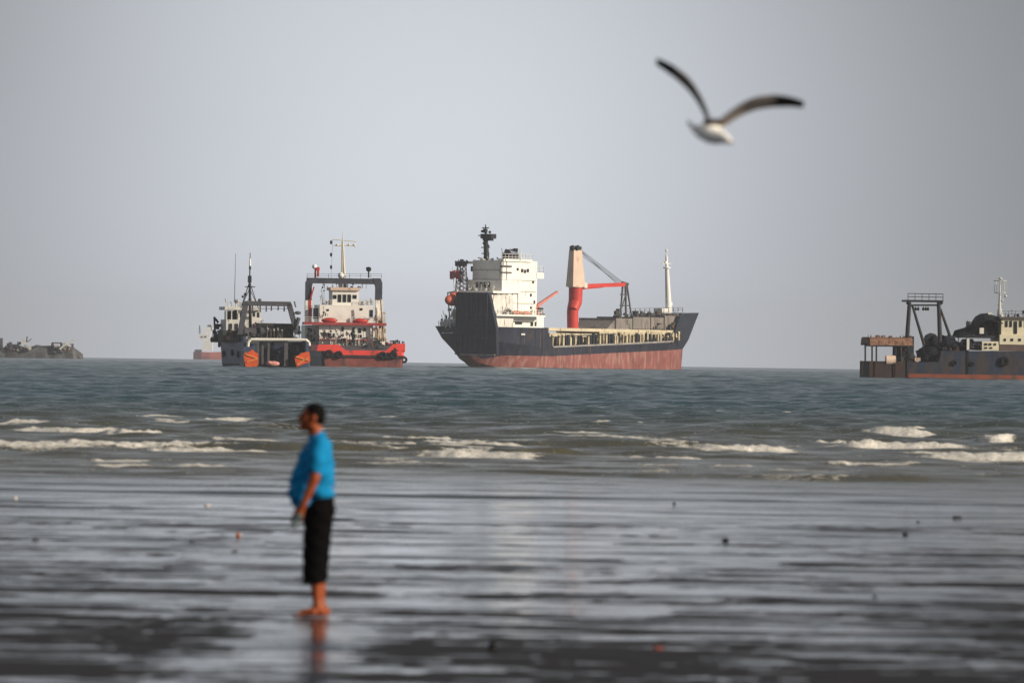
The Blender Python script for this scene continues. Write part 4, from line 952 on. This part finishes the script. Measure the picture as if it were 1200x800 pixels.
# ================================================================== CAPSIZED WRECK, far left
S = Ship('wrecked_ship', 'grey wreck lying low on its side with toppled white masts', 'shipwreck', 40, 419.5, 3000, 0)
k = S.k; P = lambda x, y, v=0: S.side(x, y, v); rnd = random.Random(9)
top = [(-60, 403), (-40, 400), (-20, 402), (-6, 404), (4, 408), (8, 405), (12, 402.5), (20, 403), (30, 407), (37, 407), (44, 404.5), (54, 404.5), (60, 406), (70, 407), (78, 405.5), (86, 406.5), (91, 410), (95.5, 416), (97, 421)]
mb = MB(); vs = []; n_ = 9
for (x, y) in top:
    p = P(x, y); hgt_ = max(p.z, .3)
    for j in range(n_):
        a_ = math.pi*j/(n_-1); q = (p.x, -math.cos(a_)*5.0*(1 if x < 90 else .6), -1+(hgt_+1)*math.sin(a_)**.6); vs.append(q)
fs = [(i*n_+j, (i+1)*n_+j, (i+1)*n_+j+1, i*n_+j+1) for i in range(len(top)-1) for j in range(n_-1)]
for i_, (x_, y_, z_) in enumerate(vs):
    if z_ > .4: vs[i_] = (x_+rnd.uniform(-.5, .5), y_+rnd.uniform(-.4, .4), z_+rnd.uniform(-.35, .5))
mb.add(vs, fs); S.part('hull', mb, [mat('wreck_hull', (.085, .09, .092), .8, .35, .35, rust=.4, rustcol=(.09, .06, .05))])
mb = MB(); clutter(S, mb, 7, 400, 36, 411, 's', -5.5, 2, 40, rnd, 1.2, 4, 3); clutter(S, mb, 60, 401, 88, 413, 's', -5.5, 2, 40, rnd, 1.2, 4, 3); clutter(S, mb, -50, 396, 6, 412, 's', -5.5, 2, 40, rnd, 1.5, 5, 3)
S.sbox(mb, 60.5, 401, 72, 402.5, -4, 2); S.sbox(mb, 60, 402, 61.5, 410, -4, 2); S.sbox(mb, 70.5, 402, 72.5, 406, -4, 2); S.sbox(mb, -3, 396, 2.5, 414, -3, 2)
S.part('wreckage', mb, [GREY, mat('wreck_pale', (.26, .24, .21), .8, .3), mat('wreck_reddish', (.16, .09, .085), .8, .3)])
for (xa, ya, xb, yb, w_) in ((26.5, 398, 36, 409.5, .95), (70, 409, 78.5, 402, .7), (78.5, 404.5, 86.5, 397.5, .5)):
    mb = MB(); mb.beam(P(xa, ya, -6), P(xb, yb, -6), w_); S.part('toppled_mast', mb, mat('wreck_white', (.55, .54, .50), .7, .15))
mb = MB(); S.sbox(mb, 20, 400.5, 25, 403.5, -5, -3); S.sbox(mb, 64, 404, 67.5, 406.5, -5.2, -4); S.part('broken_cabin', mb, mat('wreck_pinkish_white', (.5, .42, .42), .7, .15))
mb = MB(); mb.tube(P(31, 401, -3), P(32, 394, -3), .3, .2, 5); mb.tube(P(30, 402, -3), P(37, 397, -3), .15, .15, 5); S.part('rigging', mb, GREY)

# ================================================================== FAR RED AND WHITE SHIP, partly beyond the horizon
S = Ship('coaster', 'small hazy red and white ship far off behind the blue trawler', 'ship', 245, 424.8, 7300, 0)
S.org.z = drop(7300); k = S.k
mb = MB(); zt = S.side(240, 410.5, 0).z; zl2 = S.side(226.5, 412, 0).z; W = 7; u0 = S.side(226.5, 418, 0).x; u1 = S.side(285, 415, 0).x
hull_loft(mb, [(u0, [(.1, -3), (.1, 0), (.2, 3), (.6, zl2)]), (u0+7, [(0, -3), (5, 0), (6, 3), (7, zl2)]), (u0+14, [(0, -3), (6.5, 0), (7, 3), (7, zt-1.5)]), (u1, [(0, -3), (6, 0), (7, 3), (7, zt)])], [0, 0, 0], .5, 0)
S.part('hull', mb, mat('faded_red_hull', (.50, .12, .09), .6, .1))
mb = MB(); S.sbox(mb, 233.5, 391, 246, 398.5, -5, 5); S.sbox(mb, 240, 383, 247.5, 391, -4, 4); S.sbox(mb, 237.5, 398, 249, 411, -5.5, 5); S.sbox(mb, 233, 386.5, 235, 391, -1, 1); sp = S.part('superstructure', mb, mat('far_white_paint', (.80, .80, .78), .6, .1))
each(S, [(235.5, 393.5, 237.5, 395.5), (239.5, 393.5, 242, 395.5)], 's', -5.3, .5, 'window', GREY, sp)
mb = MB(); S.sbox(mb, 228, 409.5, 236, 412, -3, 3); mb.tube(S.side(234, 391, 0), S.side(234, 381, 0), .7, .4, 6); S.sbox(mb, 243, 380.5, 247, 383, -2, 2); S.part('deck_gear', mb, GREY)

for o_ in bpy.data.objects:      # masses of small deck clutter nobody could count
    if o_.parent and o_.type == 'MESH' and o_.name.split('.')[0] in ('deck_gear', 'deck_lockers', 'roof_gear', 'stern_gear', 'shelter_gear', 'forecastle_gear', 'boat_deck_gear', 'bridge_deck_gear', 'foredeck_gear', 'upper_deck_gear', 'net_bins', 'deck_fittings', 'wreckage', 'exhaust_pipes', 'deck_crane_gear', 'net_heap'):
        o_['kind'] = 'stuff'

# ------------------------------------------------------------------ organic bodies: overlapping tapered forms fused by a voxel remesh
def fuse(name, mb, mats, parent, voxel, smooth=6, factor=.5, label=None):
    o = mb.build(name+'_src', mats); o.data.materials.clear()
    m1 = o.modifiers.new('r', 'REMESH'); m1.mode = 'VOXEL'; m1.voxel_size = voxel; m1.use_smooth_shade = True
    m2 = o.modifiers.new('s', 'SMOOTH'); m2.iterations = smooth; m2.factor = factor
    dg = bpy.context.evaluated_depsgraph_get()
    me = bpy.data.meshes.new_from_object(o.evaluated_get(dg)); me.name = name
    src = o.data; bpy.data.objects.remove(o); bpy.data.meshes.remove(src)
    me.materials.clear()
    for m in (mats if isinstance(mats, (list, tuple)) else [mats]): me.materials.append(m)
    for p in me.polygons: p.use_smooth = True
    r = bpy.data.objects.new(name, me); COL.objects.link(r)
    if parent: r.parent = parent
    if label: r['label'] = label
    return r
def cap(mb, p0, r0, p1, r1, sy=1.0):
    """rounded tapered limb; sy squashes it across Y"""
    p0 = Vector(p0); p1 = Vector(p1); n = max(3, int((p1-p0).length/min(r0, r1)*2.2))
    for i in range(n+1):
        t = i/n; r = r0+(r1-r0)*t; mb.ball(p0.lerp(p1, t), (r, r*sy, r), 0, 14, 9)
    return mb
SKIN = mat('brown_skin', (.27, .060, .016), .5, .08, 6)  # red-brown base colour of the skin
SHIRT = mat('turquoise_polo', (.006, .19, .40), .85, .06, 8, spec=.08)
TROUS = mat('black_trousers', (.0022, .0017, .0019), .9, .2, 8, spec=.06)
HAIR = mat('black_hair', (.0025, .002, .002), .8, .3, 30, spec=.08)
MD = sea_dist(366, 721.3)
mp_ = at(363.2, 721.3, 69.1)
man = empty('person', (mp_.x, 69.1, 0.003), 0, 'man in turquoise polo shirt and black calf-length trousers standing barefoot on the wet sand', 'person')
# facing -X; his left side is towards the camera (-Y)
mb = MB()
# feet
for s_, dx in ((-1, 0.0), (1, .028)):
    y = s_*.095
    cap(mb, (.098+dx, y, .040), .040, (.03+dx, y*1.03, .045), .040); cap(mb, (.03+dx, y*1.03, .042), .038, (-.075+dx, y*1.12, .024), .024, 1.5)
    for j in range(5):
        ty = y*1.12 + (j-2)*.018*(-s_); L = (.050, .044, .038, .030, .022)[j] if s_ < 0 else (.050, .044, .038, .030, .022)[j]
        r = .0135 if j == 0 else .0095
        ty = y*1.12 + s_*(-.034+j*.0175)
        cap(mb, (-.082+dx, ty, .019), r, (-.082-L+dx, ty, .0125), r*.9)
    cap(mb, (.066+dx, y, .065), .042, (.055+dx, y, .14), .036); cap(mb, (.055+dx, y, .14), .036, (.045+dx, y, .34), .056)
    cap(mb, (.045+dx, y, .34), .056, (.045+dx, y, .47), .055); cap(mb, (.045+dx, y, .47), .060, (.06, s_*.09, .84), .085)
# trunk
cap(mb, (.07, .06, .90), .105, (.07, -.06, .90), .105); cap(mb, (.03, 0, .95), .14, (.04, 0, 1.15), .135, 1.1); cap(mb, (.04, .05, 1.15), .115, (.04, .07, 1.33), .10); cap(mb, (.04, -.05, 1.15), .115, (.04, -.07, 1.33), .10)
mb.ball((-.07, 0, 1.02), (.085, .13, .15), 0, 16, 11)
cap(mb, (.055, -.165, 1.40), .052, (.055, .165, 1.40), .052)
cap(mb, (.045, 0, 1.40), .062, (.016, 0, 1.52), .060)          # neck
_mbt = mb; mb = MB()
# head
mb.ball((.012, 0, 1.628), (.093, .074, .093), 0, 20, 13); cap(mb, (-.045, 0, 1.565), .050, (-.072, 0, 1.535), .033, 1.1); mb.ball((-.03, 0, 1.575), (.062, .060, .065), 0, 16, 11)
cap(mb, (.0, 0, 1.55), .052, (-.06, 0, 1.53), .033, 1.2); mb.ball((-.066, 0, 1.645), (.022, .050, .016), 0)   # jaw, brow
cap(mb, (-.083, 0, 1.628), .011, (-.108, 0, 1.598), .0165); mb.ball((-.092, 0, 1.568), (.014, .026, .009), 0); mb.ball((-.090, 0, 1.555), (.012, .024, .008), 0)
for s_ in (1, -1):
    mb.ball((.018, s_*.078, 1.602), (.020, .010, .034), 0, 12, 9); mb.ball((-.045, s_*.046, 1.60), (.030, .022, .024), 0)
for p_ in mb.v: pass
mb.v = [(x_-.006, y_, z_) for x_, y_, z_ in mb.v]; _mbt.add(mb.v, mb.f); mb = _mbt
# arms and hands
def arm(s_, sh, el, wr, fx):
    cap(mb, sh, .052, el, .042); cap(mb, el, .042, wr, .028)
    w_ = Vector(wr); d = Vector(fx).normalized(); side = Vector((-1, 0, .1)).normalized(); 
    pal = w_+d*.05
    cap(mb, w_, .027, pal+d*.03, .030, .62)
    for j in range(4):
        L = (.070, .080, .074, .058)[j]; b0 = pal+d*.035+side*(.028-j*.018); 
        mid = b0+d*L*.55+Vector((0, -s_*-.004, 0)); tip = mid+d*L*.38+Vector((.006, s_*-.020, 0))
        cap(mb, b0, .0088, mid, .0082); cap(mb, mid, .0082, tip, .007)
    t0 = w_+d*.025+side*.026; t1 = t0+d*.035+side*.020+Vector((0, -s_*.010, 0)); cap(mb, t0, .0125, t1, .0105); cap(mb, t1, .0105, t1+d*.028, .0088)
arm(-1, (.055, -.205, 1.385), (.028, -.245, 1.12), (-.062, -.235, .905), (-.35, .05, -1))
arm(1, (.055, .205, 1.385), (.03, .245, 1.12), (-.050, .235, .905), (-.3, -.05, -1))
body = fuse('body', mb, SKIN, man, .0055, 4, .5)
# hair: close cropped
mb = MB(); mb.ball((.010, 0, 1.636), (.095, .080, .094), 0, 20, 13); mb.ball((.046, 0, 1.60), (.058, .070, .060), 0, 14, 9)
hair = fuse('hair', mb, HAIR, man, .006, 3, .5)
# carve the hair away from the face
bm = bmesh.new(); bm.from_mesh(hair.data)
bmesh.ops.bisect_plane(bm, geom=bm.verts[:]+bm.edges[:]+bm.faces[:], plane_co=(-.024, 0, 1.64), plane_no=(-.82, 0, -.57), clear_outer=True)
bmesh.ops.holes_fill(bm, edges=[e for e in bm.edges if e.is_boundary]); bm.to_mesh(hair.data); bm.free()
# eyes and brows
for s_ in (1, -1):
    m2 = MB(); m2.ball((-.077, s_*.033, 1.622), (.010, .012, .009), 0); e_ = m2.build('eye', mat('eye_dark', (.02, .015, .012), .2, .05), man)
    m2 = MB(); m2.ball((-.089, s_*.034, 1.645), (.008, .022, .005), 0); m2.build('eyebrow', HAIR, man)
# polo shirt
mb = MB()
cap(mb, (.055, -.170, 1.395), .064, (.055, .170, 1.395), .064, 1.0)
cap(mb, (.055, -.09, 1.36), .105, (.055, -.08, 1.16), .128, 1.0); cap(mb, (.055, .09, 1.36), .105, (.055, .08, 1.16), .128, 1.0)
cap(mb, (.052, -.075, 1.16), .128, (.050, -.06, 1.02), .130); cap(mb, (.052, .075, 1.16), .128, (.050, .06, 1.02), .130)
mb.ball((-.038, 0, 1.10), (.132, .155, .20), 0, 20, 13); mb.ball((-.058, 0, 1.03), (.134, .160, .17), 0, 20, 13)
mb.ball((.0, 0, 1.27), (.115, .155, .14), 0, 20, 13)
for s_ in (-1, 1):
    cap(mb, (.055, s_*.200, 1.385), .068, (.038, s_*.238, 1.225), .073)
cap(mb, (-.055, -.05, 1.0), .118, (-.040, -.045, .86), .098, 1.15); cap(mb, (-.055, .05, 1.0), .118, (-.040, .045, .86), .098, 1.15); cap(mb, (.06, -.05, 1.0), .125, (.06, -.05, .9), .128); cap(mb, (.06, .05, 1.0), .125, (.06, .05, .9), .128)
cap(mb, (.045, 0, 1.43), .070, (.030, 0, 1.465), .062)
shirt = fuse('polo_shirt', mb, SHIRT, man, .008, 5, .5)
def cutp(o, co_, no_):
    bm = bmesh.new(); bm.from_mesh(o.data)
    bmesh.ops.bisect_plane(bm, geom=bm.verts[:]+bm.edges[:]+bm.faces[:], plane_co=co_, plane_no=no_, clear_outer=True)
    bmesh.ops.holes_fill(bm, edges=[e for e in bm.edges if e.is_boundary]); bm.to_mesh(o.data); bm.free()
cutp(shirt, (-.02, 0, .900), (.40, 0, -1)); cutp(shirt, (-.1, 0, .83), (0, 0, -1)) if 0 else None
bm = bmesh.new(); bm.from_mesh(shirt.data)      # soft cloth folds
bm.normal_update()
for v in bm.verts:
    x, y, z = v.co
    f_ = .007*math.sin(z*38+x*21+math.sin(y*17)*1.6)+.005*math.sin(z*71-x*35+y*11)
    v.co += v.normal*f_*(1.2 if z < 1.25 else .6)
bm.to_mesh(shirt.data); bm.free()
mb = MB(); mb.torus((.036, 0, 1.462), (-.25, 0, 1), .064, .012, 20, 8); mb.build('collar', SHIRT, shirt)
for i, z in enumerate((1.42, 1.385)):
    m2 = MB(); m2.ball((-.062-.02*i, 0, z), (.004, .006, .006), 0, 8, 5); m2.build('button', mat('shirt_button', (.5, .55, .6), .5, .05), shirt)
# trousers, cut off at the calf
mb = MB()
cap(mb, (.062, -.055, .96), .122, (.065, -.055, .85), .128, 1.0); cap(mb, (.062, .055, .96), .122, (.065, .055, .85), .128, 1.0)
for s_, dx in ((-1, 0.0), (1, .028)):
    cap(mb, (.060, s_*.085, .86), .122, (.035+dx*.6, s_*.095, .52), .102); cap(mb, (.035+dx*.6, s_*.095, .52), .102, (.022+dx, s_*.095, .27), .086)
tr = fuse('trousers', mb, TROUS, man, .008, 4, .5); cutp(tr, (0, 0, .268), (.06, 0, -1)); cutp(tr, (0, 0, 1.03), (0, 0, 1))
bm = bmesh.new(); bm.from_mesh(tr.data); bm.normal_update()
for v in bm.verts:
    x, y, z = v.co; v.co += v.normal*(.004*math.sin(z*46+x*30+y*9)+.003*math.sin(z*90-y*30))
bm.to_mesh(tr.data); bm.free()
# pale cap crumpled in the hand
mb = MB(); mb.ball((-.118, -.225, .790), (.050, .030, .038), 0, 14, 9); mb.ball((-.100, -.245, .812), (.038, .022, .026), 0); mb.ball((-.13, -.235, .745), (.028, .022, .034), 0)
cp = fuse('cloth_cap', mb, mat('grey_green_cloth', (.10, .13, .13), .9, .5, 14), None, .007, 3)
cp.location = man.location; tag(cp, 'crumpled grey cloth cap held in the hand of the man in turquoise', 'cap')

# ------------------------------------------------------------------ gull gliding low over the beach
GD = 55.0; gs = GD/F
G = lambda x, y, dy=0.0: at(x, y, GD+dy)
go = G(838, 150)
gull = empty('gull', go, 0, 'white gull with dark wing tips gliding over the beach, both wings raised', 'bird')
W_WHITE = mat('white_feathers', (.88, .86, .80), .8, .05, 20); 
def g(x, y, dy=0.0): return G(x, y, dy)-go
mb = MB()
pts = [((809, 148), .07, .010), ((815, 151.5), .05, .026), ((823, 154.5), .02, .048), ((832, 157.5), -.01, .058), ((840, 160), -.04, .052), ((846, 161), -.07, .040), ((850, 163), -.10, .031), ((852.5, 164.5), -.12, .026)]
for (a, da, ra), (b, db, rb) in zip(pts[:-1], pts[1:]):
    cap(mb, g(*a, da), ra, g(*b, db), rb)
cap(mb, g(834, 151, 0), .034, g(839, 146, 0), .030)          # shoulders rise to the wing roots
cap(mb, g(829, 147.5, 0), .022, g(846, 147, 0), .022)
body = fuse('body', mb, W_WHITE, gull, .006, 6, .5)
mb = MB(); a = g(808, 146, .08); vs = []                       # tail fan
for j in range(7):
    f_ = j/6-.5; vs.append(g(806-abs(f_)*1.2, 143+f_*5, .10+f_*.05)); 
root_ = [g(814, 149.5+f_*2.5, .05) for f_ in (-.5, .5)]
n_ = len(vs); th_ = Vector((0, .006, .002)); base = vs+root_
mb.add(base+[p+th_ for p in base], [tuple(range(n_))+(n_+1, n_), tuple(range(2*n_+3, n_+3-1+0, -1))[:n_+2] if 0 else tuple([n_+2+i for i in (n_, n_+1)]+[n_+2+i for i in range(n_-1, -1, -1)])] + [(i, i+1, n_+2+i+1, n_+2+i) for i in range(n_-1)])
mb.build('tail', mat('grey_tail_feathers', (.22, .21, .20), .8, .1, 20), gull)
mb = MB(); cap(mb, g(855, 166.5, -.14), .009, g(858.5, 168.5, -.165), .004); mb.build('bill', mat('orange_bill', (.45, .16, .05), .5, .1), gull)
for s_ in (-1, 1):
    m2 = MB(); m2.ball(g(853.5, 163.6, -.125+s_*.022), .0045, 0, 8, 6); m2.build('eye', mat('eye_dark', (.02, .015, .012), .2, .05), gull)
# wings: spine through the photo's outline, chord running away from us and tipped
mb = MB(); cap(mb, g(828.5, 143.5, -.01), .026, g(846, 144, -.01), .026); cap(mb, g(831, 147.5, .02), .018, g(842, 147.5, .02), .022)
fuse('mantle', mb, mat('shaded_mantle', (.075, .045, .032), .85, .15, 12), gull, .006, 5)  # shoulders coloured dark brown to stand for shade at the wing roots
GREYW = mat('grey_mantle', (.24, .22, .21), .8, .12, 12); TIP = mat('black_primaries', (.010, .010, .012), .8, .2, 12); TRAIL = mat('pale_trailing_edge', (.40, .32, .26), .8, .1, 12)
def wing(spine, tiltv):
    N = len(spine); mb = MB(); NS = 9; rows_ = []
    for i, (x, y, dy, ch, th) in enumerate(spine):
        p = g(x, y, dy); t = i/(N-1); prof = []
        for j in range(NS):          # upper surface leading -> trailing
            c_ = j/(NS-1); up = th*math.sin(math.pi*min(1, c_*1.0)**.6)*(1-c_*.3)
            q = p + Vector((0, 1, 0))*(c_-.35)*ch + Vector(tiltv)*(c_-.35)*ch*(-1) + Vector((0, 0, up))
            prof.append(q)
        for j in range(NS-2, 0, -1):
            c_ = j/(NS-1); q = p + Vector((0, 1, 0))*(c_-.35)*ch + Vector(tiltv)*(c_-.35)*ch*(-1) - Vector((0, 0, th*.25*math.sin(math.pi*c_)))
            prof.append(q)
        rows_.append(prof)
    M = len(rows_[0]); vs = [q for r in rows_ for q in r]
    for i in range(N-1):
        t = i/(N-1)
        for j in range(M):
            jj = j if j < NS else 2*(NS-1)-j
            mi = 1 if t > .62 + .04*((jj*7) % 3) else (2 if (jj >= NS-2) else 0)
            mb.add([vs[i*M+j], vs[(i+1)*M+j], vs[(i+1)*M+(j+1) % M], vs[i*M+(j+1) % M]], [(0, 1, 2, 3)], mi, True)
    mb.add(rows_[-1], [tuple(range(M))], 1); mb.add(rows_[0], [tuple(range(M))], 0)
    return mb
def spine(ctrl, n=18):
    out_ = []
    for i in range(n):
        t = i/(n-1)*(len(ctrl)-1); k_ = min(int(t), len(ctrl)-2); f_ = t-k_
        p0 = ctrl[max(k_-1, 0)]; p1 = ctrl[k_]; p2 = ctrl[k_+1]; p3 = ctrl[min(k_+2, len(ctrl)-1)]
        out_.append(tuple(.5*((2*b)+(-a+c)*f_+(2*a-5*b+4*c-d)*f_*f_+(-a+3*b-3*c+d)*f_**3) for a, b, c, d in zip(p0, p1, p2, p3)))
    return out_
left = spine([(832, 145, 0, .13, .020), (827.5, 131, -.02, .14, .022), (818, 112, -.05, .145, .022), (806, 96, -.07, .15, .022), (792, 84.5, -.04, .13, .020), (779, 76.5, .02, .10, .018), (769, 71.5, .08, .075, .012)])
right = spine([(842, 146, 0, .13, .020), (851, 139, -.02, .14, .022), (868, 127.5, -.05, .145, .022), (886, 120, -.07, .15, .024), (905, 117.5, -.04, .14, .024), (925, 118.5, .02, .11, .020), (942, 122, .08, .075, .012)])
wing(left, (0, 0, .50)).build('wing', [GREYW, TIP, TRAIL], gull)
wing(right, (0, 0, .50)).build('wing', [GREYW, TIP, TRAIL], gull)

# ------------------------------------------------------------------ small litter and pebbles on the wet flat
def bit(name, label, cat, x, y, rx, rz_, m, seed, group=None, flat=1.0):
    D_ = H/((level(x, y)[1]-YH)/F); p = at(x, y, D_); rnd = random.Random(seed); k_ = D_/F
    bm = bmesh.new(); bmesh.ops.create_icosphere(bm, subdivisions=3, radius=1)
    for v in bm.verts:
        n_ = 1+.22*math.sin(v.co.x*3.1+seed)*math.cos(v.co.y*2.7+seed*2)+.12*math.sin(v.co.z*6+seed)+.08*math.sin(v.co.x*9+v.co.y*7+seed)
        v.co = Vector((v.co.x*rx*.8*k_*n_, v.co.y*rx*.8*k_*n_*flat, max(v.co.z*rz_*.75*k_*n_, -.4*rz_*k_)))
    me = bpy.data.meshes.new(name); bm.to_mesh(me); bm.free()
    for q in me.polygons: q.use_smooth = True
    me.materials.append(m); o = bpy.data.objects.new(name, me); COL.objects.link(o)
    o.location = (p.x, p.y, .35*rz_*k_+.003); tag(o, label, cat, group); return o
DST = mat('dark_wet_stone', (.012, .011, .011), .4, .3, 20); ORB = mat('orange_plastic', (.55, .16, .03), .5, .1, 10); WSH = mat('white_shell', (.55, .50, .46), .6, .1, 10); RED_ = mat('red_brown_scrap', (.22, .05, .035), .7, .2, 12)
PG = 'dark pebbles scattered on the wet sand'
bit('pebble', 'round black pebble on the nearest sand, the largest and roundest of the pebbles', 'pebble', 578, 762.5, 7.5, 10, DST, 1, PG)
bit('pebble', 'dark pebble alone on pale wet sand in line with the cargo ship bow', 'pebble', 850, 634, 4.5, 3.2, DST, 2, PG)
bit('pebble', 'small low dark pebble just nearer than the flat dark weed lump', 'pebble', 1061, 627, 4.5, 2.6, DST, 3, PG)
bit('seaweed_lump', 'flat dark lump of weed on the wet sand below the dark work vessel', 'seaweed', 1122, 607, 7, 2.4, DST, 4)
bit('pebble', 'tiny grey pebble between the low dark pebble and the weed lump', 'pebble', 1076, 612, 3, 1.8, mat('grey_wet_stone', (.06, .055, .05), .5, .2), 5, PG)
bit('pebble', 'dark flat pebble on the pale wet sand below the shipwreck', 'pebble', 41, 633, 5.5, 2.4, DST, 6, PG)
bit('pebble', 'dim flat pebble between the shipwreck side pebble and the orange scrap', 'pebble', 225, 634.5, 5, 1.6, MATS['grey_wet_stone'], 7, PG)
bit('pebble', 'dim pebble just below the orange scrap', 'pebble', 275, 646.5, 4.5, 1.6, MATS['grey_wet_stone'], 8, PG)
bit('plastic_scrap', 'small orange scrap lying on the wet sand behind the man', 'litter', 279, 629, 3.4, 4.0, ORB, 9)
bit('plastic_scrap', 'reddish brown scrap half sunk in the near sand beyond the round black pebble', 'litter', 771, 761, 9, 3, RED_, 10)
bit('shell', 'round white shell near the water line below the shipwreck', 'shell', 18, 586, 3.4, 4.2, WSH, 11)
bit('shell', 'flat pale shell on the wet film below the blue trawler', 'shell', 243, 592.5, 4.5, 1.8, WSH, 12)
bit('pebble', 'tiny dark pebble at the water line below the white foremast of the cargo ship', 'pebble', 790, 591, 2.6, 2.4, DST, 13, PG)
bit('pebble', 'small grey pebble in the dark sand below the stern of the work vessel', 'pebble', 1025, 700, 3.2, 2.4, DST, 14, PG)

# ------------------------------------------------------------------ haze: the air over the sea
hz = MB(); hz.box((-3500, -60, drop(9900)-2.5), (3500, 9900, 62)).build('haze', [])
ho = bpy.data.objects['haze']; ho['kind'] = 'stuff'; ho['label'] = 'pale sea haze fading the far ships'
hm = bpy.data.materials.new('haze_air'); hm.use_nodes = True; hn = hm.node_tree; hn.nodes.clear()
pv = hn.nodes.new('ShaderNodeVolumePrincipled'); pv.inputs['Density'].default_value = 6e-5
pv.inputs['Color'].default_value = (.86, .90, .97, 1); pv.inputs['Anisotropy'].default_value = .2
hout = hn.nodes.new('ShaderNodeOutputMaterial'); hn.links.new(pv.outputs[0], hout.inputs['Volume'])
ho.data.materials.append(hm)
